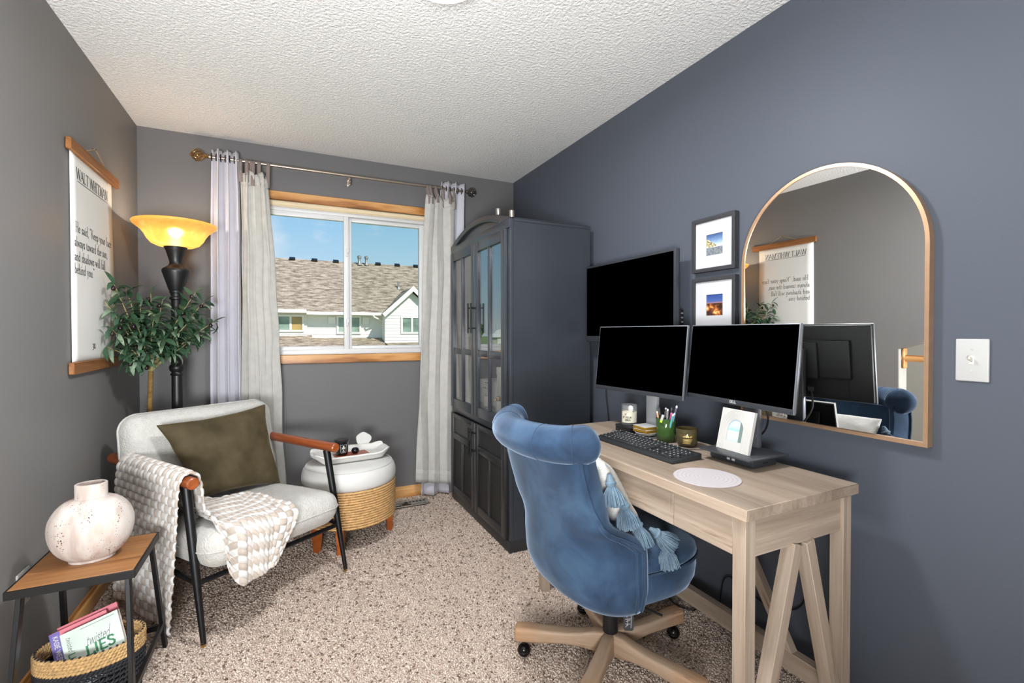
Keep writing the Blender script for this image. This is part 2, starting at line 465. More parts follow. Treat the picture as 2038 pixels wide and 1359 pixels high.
# ------------------------------------------------------------------ room shell
XL, XR, YB, H = -0.79, 1.678, 3.466, 2.44
YF = -1.7
WX0, WX1, WZ0, WZ1 = -0.20, 0.99, 1.069, 2.092      # window opening
bm = NB(); a_mm(bm, (-2.2, YF - .1, -.12), (XR + .1, YB + .12, 0.0)); floor = structure(obj('floor', bm, M_carpet))
bm = NB(); a_mm(bm, (-2.2, YF - .1, H), (XR + .1, YB + .12, H + .12)); structure(obj('ceiling', bm, M_ceil))
bm = NB(); a_mm(bm, (XR, YF - .1, 0), (XR + .1, YB + .12, H)); structure(obj('wall_right', bm, M_wallr))
bm = NB()
a_mm(bm, (XL - .1, YB, 0), (WX0, YB + .14, H)); a_mm(bm, (WX1, YB, 0), (XR, YB + .14, H))
a_mm(bm, (WX0, YB, 0), (WX1, YB + .14, WZ0)); a_mm(bm, (WX0, YB, WZ1), (WX1, YB + .14, H))
structure(obj('wall_back', bm, M_wall))
# left wall: full height up to the stair opening, above the opening it carries on
bm = NB()
a_mm(bm, (XL - .105, 1.868, 0), (XL, YB, H))
a_prism(bm, [(1.868, 1.055), (1.868, H), (YF, H), (YF, 2.35)], .105, Matrix(((0, 0, 1, XL - .105), (1, 0, 0, 0), (0, 1, 0, 0), (0, 0, 0, 1))))
structure(obj('wall_left', bm, M_wall_lit))
bm = NB(); a_mm(bm, (-2.2, YF - .1, 0), (XR, YF, H)); structure(obj('wall_front', bm, M_hall))
bm = NB(); a_mm(bm, (-2.3, YF - .1, 0), (-2.2, 2.6, H)); a_mm(bm, (-2.2, 2.5, 0), (XL - .105, 2.6, H)); structure(obj('wall_stair', bm, M_hall))
bm = NB(); a_mm(bm, (XL - .108, 1.862, 0), (XL - .001, 1.868, 1.055)); structure(obj('trim_7', bm, M_hall))
# stair handrail seen in the mirror
t = thing('stair_handrail', 'orange oak stair handrail with rounded rosette, seen in the arched mirror', 'handrail', T(-.845, 1.86, .985))
Fh = WM[t.name]
bm = NB(); a_tube(bm, [(0, 0, 0), (.4, 0, 0), (1.6, 0, 0)], .024, 12); obj('rail', bm, M_oak, t, Fh @ RZ(-PI / 2))
bm = NB(); a_box(bm, (.05, .018, .15), T(0, -.009, 0), .02, 4); obj('rosette', bm, M_oak, t, Fh)

# carpet pile: short twisted tufts, dense near the camera
def pile():
    rs = np.random.RandomState(5)
    cells = []
    def area(x0, x1, y0, y1, step):
        xs = np.arange(x0, x1, step); ys = np.arange(y0, y1, step)
        gx, gy = np.meshgrid(xs, ys); p = np.stack([gx.ravel(), gy.ravel()], 1)
        cells.append((p + rs.uniform(-.55, .55, p.shape) * step, np.full(len(p), step)))
    area(XL + .02, XR - .02, 1.0, 2.3, .0085)
    area(XL + .02, XR - .02, 2.3, YB - .02, .0105)
    area(.4, XR - .02, .5, 1.0, .011)
    P = np.concatenate([c[0] for c in cells]); st = np.concatenate([c[1] for c in cells])
    n = len(P)
    shade = rs.rand(n)
    hgt = rs.uniform(.003, .0068, n)
    lean = rs.uniform(-.6, .6, (n, 2)) * st[:, None] * 1.2
    ang = rs.rand(n) * 6.283
    r = st * rs.uniform(.52, .74, n)
    V = np.zeros((n, 7, 3))
    for k in range(3):
        a = ang + k * 2.0944
        V[:, k, 0] = P[:, 0] + np.cos(a) * r; V[:, k, 1] = P[:, 1] + np.sin(a) * r; V[:, k, 2] = 0.0005
        a2 = a + .7
        V[:, 3 + k, 0] = P[:, 0] + lean[:, 0] * .6 + np.cos(a2) * r * .95; V[:, 3 + k, 1] = P[:, 1] + lean[:, 1] * .6 + np.sin(a2) * r * .95; V[:, 3 + k, 2] = hgt * .62
    V[:, 6, 0] = P[:, 0] + lean[:, 0]; V[:, 6, 1] = P[:, 1] + lean[:, 1]; V[:, 6, 2] = hgt
    tri = np.array([[0, 1, 4], [0, 4, 3], [1, 2, 5], [1, 5, 4], [2, 0, 3], [2, 3, 5], [3, 4, 6], [4, 5, 6], [5, 3, 6]])
    Fc = (np.arange(n)[:, None, None] * 7 + tri[None]).reshape(-1, 3)
    me = bpy.data.meshes.new('carpet_pile')
    me.vertices.add(n * 7); me.vertices.foreach_set('co', V.ravel())
    me.loops.add(len(Fc) * 3); me.loops.foreach_set('vertex_index', Fc.ravel().astype(np.int32))
    me.polygons.add(len(Fc)); me.polygons.foreach_set('loop_start', np.arange(0, len(Fc) * 3, 3, dtype=np.int32))
    me.polygons.foreach_set('use_smooth', np.ones(len(Fc), dtype=bool))
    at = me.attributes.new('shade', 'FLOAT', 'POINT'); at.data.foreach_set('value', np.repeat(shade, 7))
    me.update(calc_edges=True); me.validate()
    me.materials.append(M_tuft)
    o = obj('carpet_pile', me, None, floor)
    o['kind'] = 'stuff'
pile()

# baseboards (oak, moulded top)
def baseboard(name, p0, p1, nrm):
    p0, p1, nrm = Vector(p0), Vector(p1), Vector(nrm)
    d = (p1 - p0); L = d.length; d.normalize()
    prof = [(0, 0), (.013, 0), (.013, .052), (.010, .060), (.007, .064), (.005, .078), (0, .082)]
    M = Matrix(((d.x, nrm.x, 0, p0.x), (d.y, nrm.y, 0, p0.y), (0, 0, 1, 0), (0, 0, 0, 1)))
    bm = NB()
    # local: X along, profile in (Y outwards, Z)
    a_prism(bm, prof, L, Matrix(((0, 0, 1, 0), (1, 0, 0, 0), (0, 1, 0, 0), (0, 0, 0, 1))))
    bmesh.ops.recalc_face_normals(bm, faces=bm.faces)
    structure(obj(name, bm, M_oak, None, M, angle=25))
baseboard('baseboard_back', (XL, YB, 0), (XR, YB, 0), (0, -1, 0))
baseboard('baseboard_left', (XL, 1.87, 0), (XL, YB, 0), (1, 0, 0))

# ------------------------------------------------------------------ window
structure(panel('trim_1', (WX0 - .06, YB - .017, WZ1), (WX1 + .06, YB, WZ1 + .058), M_oak, None, 'x', .004))
structure(panel('trim_2', (WX0 - .06, YB - .017, WZ0 - .060), (WX1 + .06, YB, WZ0), M_oak, None, 'x', .004))
structure(panel('trim_3', (WX0 - .06, YB - .017, WZ0), (WX0, YB, WZ1), M_oak, None, 'z', .004))
structure(panel('trim_4', (WX1, YB - .017, WZ0), (WX1 + .06, YB, WZ1), M_oak, None, 'z', .004))
win = bpy.data.objects.new('window_1', None); COL.objects.link(win); place(win, None, T((WX0 + WX1) / 2, YB, WZ0)); structure(win)
def wframe(name, x0, x1, z0, z1, wd, y0, y1, bot=None, top=None):
    bm = NB()
    a_mm(bm, (x0, y0, z0), (x0 + wd, y1, z1), .003); a_mm(bm, (x1 - wd, y0, z0), (x1, y1, z1), .003)
    a_mm(bm, (x0 + wd, y0, z0), (x1 - wd, y1, z0 + (bot or wd)), .003); a_mm(bm, (x0 + wd, y0, z1 - (top or wd)), (x1 - wd, y1, z1), .003)
    return obj(name, bm, M_vinyl, win, I4)
wframe('frame', WX0, WX1, WZ0, WZ1 - .036, .038, YB + .004, YB + .11, .034, .026)
fix = wframe('fixed_sash', .374, WX1 - .036, WZ0 + .026, WZ1 - .058, .046, YB + .045, YB + .085, .03, .028)
sl = wframe('sliding_sash', WX0 + .034, .398, WZ0 + .026, WZ1 - .058, .034, YB + .012, YB + .046, .03, .036)
bm = NB(); a_mm(bm, (.42, YB + .062, WZ0 + .055), (WX1 - .08, YB + .068, WZ1 - .085)); obj('pane', bm, M_glasswin2, fix)
bm = NB(); a_mm(bm, (WX0 + .066, YB + .026, WZ0 + .055), (.366, YB + .032, WZ1 - .093)); obj('pane', bm, M_glasswin, sl)
for z in (1.29, 1.78):
    bm = NB(); a_box(bm, (.012, .012, .055), T(.385, YB + .006, z), .004); a_box(bm, (.008, .02, .03), T(.392, YB + .0, z + .012), .003)
    obj('latch', bm, M_vinyl, win)
M_shade = plain('cream blind cloth', S(222, 204, 172), 0.85, var=.03)
t = thing('roller_blind', 'cream roller blind rolled up tight under the oak window head', 'blind', T(.395, YB, 2.073))
bm = NB(); a_tube(bm, [(WX0 + .01, YB - .001, 2.0725), (.385, YB - .001, 2.0725), (.387, YB - .001, 2.0725), (WX1 - .01, YB - .001, 2.0725)], [.0185, .0185, .0168, .0168], 20); obj('roll', bm, M_shade, t)
bm = NB(); a_mm(bm, (WX0 + .02, YB - .016, 2.050), (WX1 - .02, YB - .010, 2.056), .002); obj('hem_bar', bm, M_shade, t)

# ------------------------------------------------------------------ outside
M_grass = plain('lawn', S(132, 148, 92), 0.95, var=.2, vs=.6)
bm = NB(); a_mm(bm, (-400, 3.7, -3.3), (400, 500, -3.0)); structure(obj('ground', bm, M_grass))
M_siding = plain('white lap siding', S(236, 234, 226), 0.6, var=.02)
M_fascia = plain('white fascia', S(240, 238, 232), 0.5)
def shingle_mat():
    t = MT('weathered shingles')
    b = t.n('ShaderNodeTexBrick'); b.inputs['Scale'].default_value = 1.0; b.inputs['Brick Width'].default_value = .30; b.inputs['Row Height'].default_value = .13
    b.inputs['Mortar Size'].default_value = .006; b.offset = .37; b.inputs['Color1'].default_value = S(170, 157, 140); b.inputs['Color2'].default_value = S(112, 99, 85); b.inputs['Mortar'].default_value = S(110, 100, 88)
    v = t.co(); t.l(v, b.inputs['Vector'])
    c = t.mix(.45, b.outputs[0], t.ramp(t.noise(t.co('Object', (1.8, 5.5, 5.5)), 1.0, 2, .7), [(.40, S(92, 81, 69)), (.60, S(190, 178, 162))]))
    return t.set(c, .95, 0, .1)
M_shingle = shingle_mat()
def glass_dark(name, a, b):
    t = MT(name); c = t.ramp(t.noise(t.co('Object', (.7, .7, 1.6)), 1.0, 2), [(.35, a), (.65, b)])
    return t.set(c, .12, 0, .6)
M_hwin = glass_dark('house window glass', S(104, 124, 112), S(150, 172, 158))
M_hwin2 = glass_dark('house window glass with amber blind', S(150, 138, 92), S(190, 160, 100))
HZ = -3.0
hs = thing('neighbour_house', 'white sided neighbour house with shingle roof and gable outside the window', 'house', T(6, 30, HZ))
def lap(name, x0, x1, z0, z1, y, t_=.3, pitch=.18, parent=hs):
    bm = NB(); a_mm(bm, (x0, y + .02, z0), (x1, y + t_, z1))
    z = z0; k = 0
    o = obj(name, bm, M_siding, parent)
    b2 = NB()
    while z < z1 - .01:
        zt = min(z + pitch, z1)
        v = [b2.verts.new(p) for p in ((x0, y - .012, z), (x1, y - .012, z), (x1, y + .012, zt), (x0, y + .012, zt), (x0, y + .02, z), (x1, y + .02, z))]
        b2.faces.new((v[0], v[1], v[2], v[3])); b2.faces.new((v[4], v[5], v[1], v[0]))
        z = zt
    b = obj('siding_boards', b2, M_siding, o, smooth=False); b['kind'] = 'stuff'
    return o
lap('wall', -6, 1.0, HZ, 2.45, 27.9)
lap('wall', 1.0, 12.5, HZ, 2.32, 28.0)
# gable wing
gy = 27.0
k = gy / 28.0
def gx(v): return v * k
def gz(v): return 1.2175 + (v - 1.2175) * k
gw = lap('gable_wall', gx(5.19), gx(8.45), HZ, gz(2.22), gy, 1.2)
bm = NB(); a_prism(bm, [(gx(5.19), gz(2.22)), (gx(8.45), gz(2.22)), (gx(6.80), gz(3.62))], 1.2, Matrix(((1, 0, 0, 0), (0, 0, 1, gy), (0, 1, 0, 0), (0, 0, 0, 1))))
bmesh.ops.recalc_face_normals(bm, faces=bm.faces)
obj('gable_peak', bm, M_siding, hs)
b2 = NB(); z = gz(2.22); 
while z < gz(3.5):
    f0 = (z - gz(2.22)) / (gz(3.62) - gz(2.22)); f1 = min(1, (z + .18 - gz(2.22)) / (gz(3.62) - gz(2.22)))
    xa, xb = lerp(gx(5.19), gx(6.8), f0), lerp(gx(8.45), gx(6.8), f0); xc, xd = lerp(gx(5.19), gx(6.8), f1), lerp(gx(8.45), gx(6.8), f1)
    v = [b2.verts.new(p) for p in ((xa, gy - .014, z), (xb, gy - .014, z), (xd, gy - .002, z + .18), (xc, gy - .002, z + .18))]; b2.faces.new(v); z += .18
b = obj('gable_boards', b2, M_siding, hs, smooth=False); b['kind'] = 'stuff'
def slab(name, pts, th, mat, parent=hs, Mw=None):
    """roof slab from 4 corner points: local X along the eave so the shingle courses run level"""
    p = [Vector(q) for q in pts]
    X = (p[1] - p[0]).normalized(); Nn = X.cross(p[3] - p[0]).normalized(); Y = Nn.cross(X)
    M = Matrix(((X.x, Y.x, Nn.x, p[0].x), (X.y, Y.y, Nn.y, p[0].y), (X.z, Y.z, Nn.z, p[0].z), (0, 0, 0, 1)))
    Mi = M.inverted()
    q = [Mi @ v for v in p]
    bm = NB(); a_prism(bm, [(v.x, v.y) for v in q], -th, I4)
    bmesh.ops.recalc_face_normals(bm, faces=bm.faces)
    return obj(name, bm, mat, parent, M, smooth=False)
slab('roof', [(-6.4, 27.35, 2.36), (12.9, 27.35, 2.36), (12.9, 33.0, 5.93), (-6.4, 33.0, 5.93)], .12, M_shingle)
slab('roof', [(12.9, 38.6, 2.36), (-6.4, 38.6, 2.36), (-6.4, 33.0, 5.93), (12.9, 33.0, 5.93)], .12, M_shingle)
# gable roof planes and their white rake boards
pk, le, re_ = (gx(6.80), gz(3.93)), (gx(5.06), gz(2.33)), (gx(8.54), gz(2.33))
slab('roof', [(le[0], 31, le[1]), (le[0], gy - .30, le[1]), (pk[0], gy - .30, pk[1]), (pk[0], 31, pk[1])], .1, M_shingle)
slab('roof', [(re_[0], gy - .30, re_[1]), (re_[0], 31, re_[1]), (pk[0], 31, pk[1]), (pk[0], gy - .30, pk[1])], .1, M_shingle)
for a_, b_, ry in ((le, pk, gy - .33), (pk, re_, gy - .318)):
    beam('rake_board', (a_[0] - .05 * (b_[0] - a_[0]) * (a_ == pk), ry, a_[1] - .10 - .05 * (b_[1] - a_[1]) * (a_ == pk)), (b_[0] + .05 * (b_[0] - a_[0]) * (b_ == pk), ry, b_[1] - .10 + .05 * (b_[1] - a_[1]) * (b_ == pk)), .06, .22, M_fascia, hs, .0)
panel('fascia', (-6.4, 27.28, 2.28), (.96, 27.36, 2.46), M_fascia, hs, 'x', .01)
panel('fascia', (.96, 27.33, 2.20), (gx(5.10), 27.41, 2.36), M_fascia, hs, 'x', .01)
panel('soffit', (-6.4, 27.36, 2.27), (1.0, 27.95, 2.30), M_fascia, hs, 'x', .0)
panel('soffit', (1.0, 27.36, 2.19), (gx(5.19), 28.0, 2.22), M_fascia, hs, 'x', .0)
def hwin(x0, x1, z0, z1, y, m1=M_hwin, m2=M_hwin):
    fw = .09
    bm = NB()
    a_mm(bm, (x0 - fw, y - .06, z0 - fw), (x0, y + .05, z1 + fw)); a_mm(bm, (x1, y - .06, z0 - fw), (x1 + fw, y + .05, z1 + fw))
    a_mm(bm, (x0, y - .06, z1), (x1, y + .05, z1 + fw)); a_mm(bm, (x0, y - .06, z0 - fw), (x1, y + .05, z0))
    xm = (x0 + x1) / 2; a_mm(bm, (xm - .05, y - .05, z0), (xm + .05, y + .05, z1))
    o = obj('window', bm, M_fascia, hs)
    for a, b, m in ((x0, xm - .05, m1), (xm + .05, x1, m2)):
        bm = NB(); a_mm(bm, (a, y - .02, z0), (b, y + .0, z1)); obj('pane', bm, m, o)
hwin(-.38, .76, 1.37, 2.09, 27.88, M_hwin, M_hwin2)
hwin(2.62, 3.75, 1.25, 2.08, 27.98)
hwin(gx(6.22), gx(7.34), gz(1.25), gz(2.1), gy)
for xs in ((2.08, 2.46), (3.92, 4.30)):
    panel('shutter', (xs[0], 27.93, 1.72), (xs[1], 27.98, 2.12), M_fascia, hs, 'z', .01)
# porch roof in front of the lower floor
slab('porch_roof', [(-6.4, 25.9, .32), (5.0, 25.9, .32), (5.0, 28.0, .92), (-6.4, 28.0, .92)], .1, M_shingle)
slab('porch_roof', [(-6.4, 26.4, .52), (1.25, 26.4, .52), (1.25, 28.0, 1.09), (-.2, 28.0, 1.09)], .1, M_shingle)
slab('porch_roof', [(5.0, 25.0, .42), (9.2, 25.0, .42), (9.2, 27.0, .66), (5.0, 27.0, .66)], .1, M_shingle)
M_vent = plain('galvanised vent pipe', S(150, 150, 146), .5, .6)
for x in (4.40, 4.86):
    bm = NB(); a_lathe(bm, [(.17, 0), (.10, .12), (.09, .14), (.09, .45), (.13, .46), (.13, .6), (.05, .66), (0, .66)], 12, T(x, 32.7, 5.72)); obj('vent_pipe', bm, M_vent, hs)
bm = NB(); a_lathe(bm, [(.14, -.1), (.08, .05), (.06, .06), (.06, .34), (0, .34)], 12, T(6.42, 30.0, 4.06)); obj('vent_pipe', bm, M_vent, hs)
for x in (.35, 1.65, 2.95, 5.65, 6.95, 8.25):
    bm = NB(); a_box(bm, (.34, .3, .09), T(x, 32.85, 5.92) @ RX(.56), .01); obj('ridge_vent', bm, M_black, hs)
bm = NB(); a_tube(bm, [(4.40, 27.3, 2.22), (4.47, 27.3, 2.1), (5.0, 27.75, 1.9), (5.1, 27.9, 1.7), (5.1, 27.9, -2.8)], .05, 8); obj('downspout', bm, M_fascia, hs)
# far garden seen by reflection in the cabinet glass: a shed and trees
sh = thing('garden_shed', 'small white garden shed far off, mirrored in the cabinet glass', 'shed', T(-58, 132, HZ))
bm = NB(); a_mm(bm, (-60.6, 130, HZ), (-55.4, 135, HZ + 2.9)); obj('wall', bm, M_siding, sh)
bm = NB(); a_prism(bm, [(-61, HZ + 2.8), (-55, HZ + 2.8), (-58, HZ + 5.2)], 6, Matrix(((1, 0, 0, 0), (0, 0, 1, 129.6), (0, 1, 0, 0), (0, 0, 0, 1)))); obj('roof', bm, M_fascia, sh)
M_tree = plain('summer foliage', S(104, 134, 62), .9, var=.35, vs=1.1)
M_bark = plain('bark', S(92, 76, 60), .9, var=.2)
tl = ['broad green tree beyond the shed, mirrored in the cabinet glass', 'tall round green tree next to the shed, mirrored in the cabinet glass', 'low bushy tree at the far lawn edge, mirrored in the cabinet glass', 'wide dark tree at the far end of the lawn, mirrored in the cabinet glass', 'slim tree farthest from the shed, mirrored in the cabinet glass']
for i, (x, y, r, h) in enumerate(((-66, 140, 3.6, 8.2), (-50, 138, 3.8, 9.0), (-75, 139, 3.4, 6.6), (-40, 150, 4.5, 8.0), (-86, 150, 3.0, 8.4))):
    tr = thing('lawn_tree', tl[i], 'tree', T(x, y, HZ), 'trees far across the lawn')
    bm = NB(); a_tube(bm, [(x, y, HZ), (x, y, HZ + h * .5)], [.35, .2], 8); obj('trunk', bm, M_bark, tr)
    bm = NB()
    for q in range(22):
        a = rnd.uniform(0, 6.28); rr = r * rnd.uniform(.1, .75); zz = HZ + h * rnd.uniform(.35, .88)
        bmesh.ops.create_icosphere(bm, subdivisions=2, radius=r * rnd.uniform(.28, .45), matrix=T(x + math.cos(a) * rr, y + math.sin(a) * rr, zz))
    for v in bm.verts:
        v.co += Vector((nz(v.co.x, v.co.y, v.co.z), nz(v.co.y + 9, v.co.z, v.co.x), nz(v.co.z, v.co.x + 5, v.co.y))) * .5
    obj('foliage', bm, M_tree, tr)
# ------------------------------------------------------------------ ceiling dome lamp
t = thing('ceiling_light', 'white flush dome lamp on the textured ceiling', 'ceiling light', T(.46, 1.47, H))
M_dome = MT('lit opal glass'); M_dome = M_dome.set(S(250, 248, 244), .4, 0, .4, **{'Emission Color': (1, .97, .93, 1), 'Emission Strength': 2.5})
bm = NB(); a_lathe(bm, [(.175, 0), (.178, -.012), (.17, -.022)], 40, T(.46, 1.47, H)); obj('base', bm, M_white, t)
bm = NB(); a_lathe(bm, [(.165, -.02), (.15, -.055), (.115, -.085), (.06, -.102), (0, -.107)], 40, T(.46, 1.47, H)); obj('dome', bm, M_dome, t)

# ------------------------------------------------------------------ wall hanging
M_rail = wood('brown hanger wood', [(.3, S(92, 56, 28)), (.5, S(140, 92, 52)), (.7, S(168, 116, 70))], 30, .06, .5, .3)
M_canvas = fabric('white canvas', S(232, 231, 226), S(240, 239, 235), .85, 1400, var_scale=2.0, bump=.15)
M_ink = plain('black print', S(34, 34, 36), .7)
M_ink2 = plain('grey print', S(58, 58, 60), .7)
PX = XL + .012
t = thing('canvas_wall_hanging', 'tall white canvas quote hanging between wooden rails beside the floor lamp', 'wall hanging', T(PX, 2.75, 1.99))
panel('top_rail', (XL + .003, 2.45, 1.952), (XL + .022, 3.045, 2.0), M_rail, t, 'y', .003)
panel('bottom_rail', (XL + .003, 2.452, 1.05), (XL + .022, 2.988 + .03, 1.098), M_rail, t, 'y', .003)
bm = NB()
def pf(u, v):
    y = lerp(2.475, 2.985, u); z = lerp(1.09, 1.958, v)
    return Vector((XL + .009 + .004 * math.sin(v * 5) * u, y, z))
a_grid(bm, pf, 8, 24); cv = obj('canvas', bm, M_canvas, t); solidify(cv, .002)
def pxf(y0, z0):
    return lambda a, b, c: Vector((XL + .0105 + .004 * math.sin((z0 + b - 1.09) / .868 * 5) * ((y0 + a) - 2.475) / .51 + c, y0 + a, z0 + b))
bm = NB()
a_text(bm, 'WALT WHITMAN', .045, pxf(2.538, 1.858), .095, .04, True, .385)
v = pxf(2.545, 1.848); n0 = len(bm.verts)
q = [bm.verts.new(v(a, b, .0006)) for a, b in ((0, 0), (.375, 0), (.375, .0022), (0, .0022))]; bm.faces.new(q)
obj('lettering', bm, M_ink, cv)
bm = NB()
for txt, y0, z0, wd in (('He said, (Keep your face', 2.520, 1.636, .435), ('always toward the sun,', 2.508, 1.576, .385), ('and shadows will fall', 2.506, 1.517, .355), ('behind you.(', 2.506, 1.464, .215)):
    a_text(bm, txt, .042, pxf(y0, z0), .062, .03, True, wd)
obj('lettering', bm, M_ink2, cv)
bm = NB(); a_text(bm, '38.', .03, pxf(2.69, 1.148), .09, .05, False, .04); obj('lettering', bm, M_ink2, cv)
M_cord = plain('hemp cord', S(176, 150, 112), .9)
bm = NB(); a_tube(bm, [(XL + .014, 2.62, 1.998), (XL + .012, 2.75, 2.052), (XL + .014, 2.88, 1.998)], .0022, 6); obj('cord', bm, M_cord, t)
bm = NB(); a_tube(bm, [(XL - .001, 2.75, 2.05), (XL + .016, 2.75, 2.05)], .0025, 6); obj('nail', bm, M_blackmetal, t)

# ------------------------------------------------------------------ arched mirror
M_gold = plain('brushed rose gold metal', S(206, 168, 136), .36, .8, var=.06, vs=30)
M_mirror = MT('mirror silver').set((.93, .93, .92, 1), 0.0, 1.0, .5)
MY0, MY1, MZ0, MZ1 = .690, 1.302, .887, 1.782
def arch(y0, y1, z0, z1, n=40):
    r = (y1 - y0) / 2; cy_ = (y0 + y1) / 2; zc = z1 - r
    return [(y0, z0), (y1, z0)] + [(cy_ + r * math.cos(PI * k / n), zc + r * math.sin(PI * k / n)) for k in range(n + 1)]
t = thing('arched_mirror', 'tall arched mirror in a thin gold frame on the dark wall above the desk', 'mirror', T(XR, (MY0 + MY1) / 2, MZ0))
MXM = Matrix(((0, 0, 1, 0), (1, 0, 0, 0), (0, 1, 0, 0), (0, 0, 0, 1)))
TILT = T(XR, .996, 1.33) @ RY(math.radians(-.45)) @ RZ(math.radians(0.35)) @ T(-XR, -.996, -1.33)
bm = NB()
O_ = arch(MY0, MY1, MZ0, MZ1); I_ = arch(MY0 + .011, MY1 - .011, MZ0 + .011, MZ1 - .011)
vo0 = [bm.verts.new((XR - .002, a, b)) for a, b in O_]; vo1 = [bm.verts.new((XR - .030, a, b)) for a, b in O_]
vi1 = [bm.verts.new((XR - .030, a, b)) for a, b in I_]; vi0 = [bm.verts.new((XR - .014, a, b)) for a, b in I_]
nn = len(O_)
for i in range(nn):
    j = (i + 1) % nn
    bm.faces.new((vo0[i], vo0[j], vo1[j], vo1[i])); bm.faces.new((vo1[i], vo1[j], vi1[j], vi1[i])); bm.faces.new((vi1[i], vi1[j], vi0[j], vi0[i]))
bmesh.ops.recalc_face_normals(bm, faces=bm.faces)
obj('frame', bm, M_gold, t, angle=30)
bm = NB(); a_prism(bm, arch(MY0 + .009, MY1 - .009, MZ0 + .009, MZ1 - .009), -.003, T(XR - .0205, 0, 0) @ MXM)
bmesh.ops.recalc_face_normals(bm, faces=bm.faces)
obj('mirror_glass', bm, M_mirror, t, TILT, angle=20)

# ------------------------------------------------------------------ two picture frames
M_pframe = wood('charcoal grained frame', [(.3, S(40, 40, 43)), (.6, S(62, 62, 66)), (.8, S(84, 84, 88))], 60, .05, .5, .3)
M_mat = plain('white mat board', S(190, 190, 194), .8)
def pic_mat(name, kind):
    t = MT(name)
    s = t.n('ShaderNodeSeparateXYZ'); t.l(t.co('Generated'), s.inputs[0])
    y, z = s.outputs['Y'], s.outputs['Z']
    n1 = t.noise(t.co('Generated', (1, 9, 9)), 1.0, 4, .6)
    if kind == 0:
        sky = t.ramp(t.math('ADD', z, t.math('MULTIPLY', n1, .2)), [(.5, S(196, 206, 220)), (.8, S(110, 140, 178)), (1.0, S(70, 96, 140))])
        gr = t.ramp(n1, [(.3, S(84, 92, 100)), (.7, S(140, 146, 150))])
        c = t.mix(t.math('GREATER_THAN', z, .38), gr, sky)
        # stepped cream terrace running away from the viewer
        top = t.math('SUBTRACT', .82, t.math('MULTIPLY', t.math('SUBTRACT', 1.0, y), .62))
        m = t.math('MULTIPLY', t.math('MULTIPLY', t.math('LESS_THAN', z, top), t.math('GREATER_THAN', z, .40)), t.math('GREATER_THAN', y, .38))
        c = t.mix(m, c, t.ramp(t.noise(t.co('Generated', (1, 9, 16)), 1.0, 1), [(.40, S(104, 98, 76)), (.52, S(196, 182, 138)), (.7, S(214, 202, 164))]))
    else:
        sky = t.ramp(z, [(.55, S(180, 120, 96)), (.66, S(70, 92, 150)), (1.0, S(40, 66, 132))])
        gr = t.ramp(t.noise(t.co('Generated', (1, 3.2, 4.2)), 1.0, 2, .5, .5), [(.40, S(50, 34, 28)), (.52, S(112, 62, 38)), (.62, S(196, 112, 50)), (.74, S(250, 212, 140))])
        c = t.mix(t.math('GREATER_THAN', z, .58), gr, sky)
    return t.set(c, .35, 0, .4)
def picture(label, y0, y1, z0, z1, kind):
    t = thing('picture_frame', label, 'picture', T(XR, (y0 + y1) / 2, (z0 + z1) / 2), 'small framed prints beside the mirror')
    fx = XR - .026; fw = .0165
    for nm, a, b, g in (('frame_side', (fx, y0, z0), (XR, y0 + fw, z1), 'z'), ('frame_side', (fx, y1 - fw, z0), (XR, y1, z1), 'z'), ('frame_side', (fx, y0 + fw, z0), (XR, y1 - fw, z0 + fw), 'y'), ('frame_side', (fx, y0 + fw, z1 - fw), (XR, y1 - fw, z1), 'y')):
        panel(nm, a, b, M_pframe, t, g, .001)
    yc, zc = (y0 + y1) / 2 - .003, (z0 + z1) / 2 - .002
    hw = .0435; hh = .0455
    bm = NB()
    a_mm(bm, (XR - .017, y0 + fw, z0 + fw), (XR - .006, yc - hw, z1 - fw)); a_mm(bm, (XR - .017, yc + hw, z0 + fw), (XR - .006, y1 - fw, z1 - fw))
    a_mm(bm, (XR - .017, yc - hw, z0 + fw), (XR - .006, yc + hw, zc - hh)); a_mm(bm, (XR - .017, yc - hw, zc + hh), (XR - .006, yc + hw, z1 - fw))
    obj('mat_board', bm, M_mat, t)
    bm = NB(); a_mm(bm, (XR - .013, yc - hw - .002, zc - hh - .002), (XR - .008, yc + hw + .002, zc + hh + .002)); obj('print', bm, pic_mat('print %d' % kind, kind), t)
picture('upper small charcoal frame with a print of a cream terrace under blue sky', 1.337, 1.564, 1.482, 1.717, 0)
picture('lower small charcoal frame with a print of orange lights at dusk', 1.335, 1.563, 1.221, 1.456, 1)

# ------------------------------------------------------------------ television on the wall
t = thing('television', 'flat black television on the wall between the cabinet and the two framed prints', 'television', T(XR, 1.95, 1.38))
M_bezel = plain('dark grey plastic', S(44, 48, 54), .35, var=.05)
tx = 1.578; ty0, ty1, tz0, tz1 = 1.585, 2.288, 1.164, 1.60
bm = NB(); a_mm(bm, (tx, ty0, tz0), (tx + .028, ty1, tz1), .006); a_mm(bm, (tx + .02, ty0 + .06, tz0 + .05), (tx + .055, ty1 - .06, tz1 - .06), .012); obj('housing', bm, M_bezel, t)
bm = NB(); a_mm(bm, (tx - .0015, ty0 + .013, tz0 + .034), (tx + .004, ty1 - .013, tz1 - .013)); obj('screen', bm, M_screen, t)
bm = NB(); a_mm(bm, (tx + .05, 1.8, 1.25), (XR + .001, 2.06, 1.5), .003); obj('wall_bracket', bm, M_blackmetal, t)
bm = NB(); a_mm(bm, (tx + .03, ty0 + .004, 1.25), (tx + .052, ty0 + .06, 1.32), .002); o = obj('connector_panel', bm, M_blackmetal, t)
for k in range(3):
    bm = NB(); a_tube(bm, [(tx + .041, ty0 + .006, 1.265 + k * .02), (tx + .041, ty0 - .001, 1.265 + k * .02)], .004, 8); obj('socket', bm, M_vent, o)

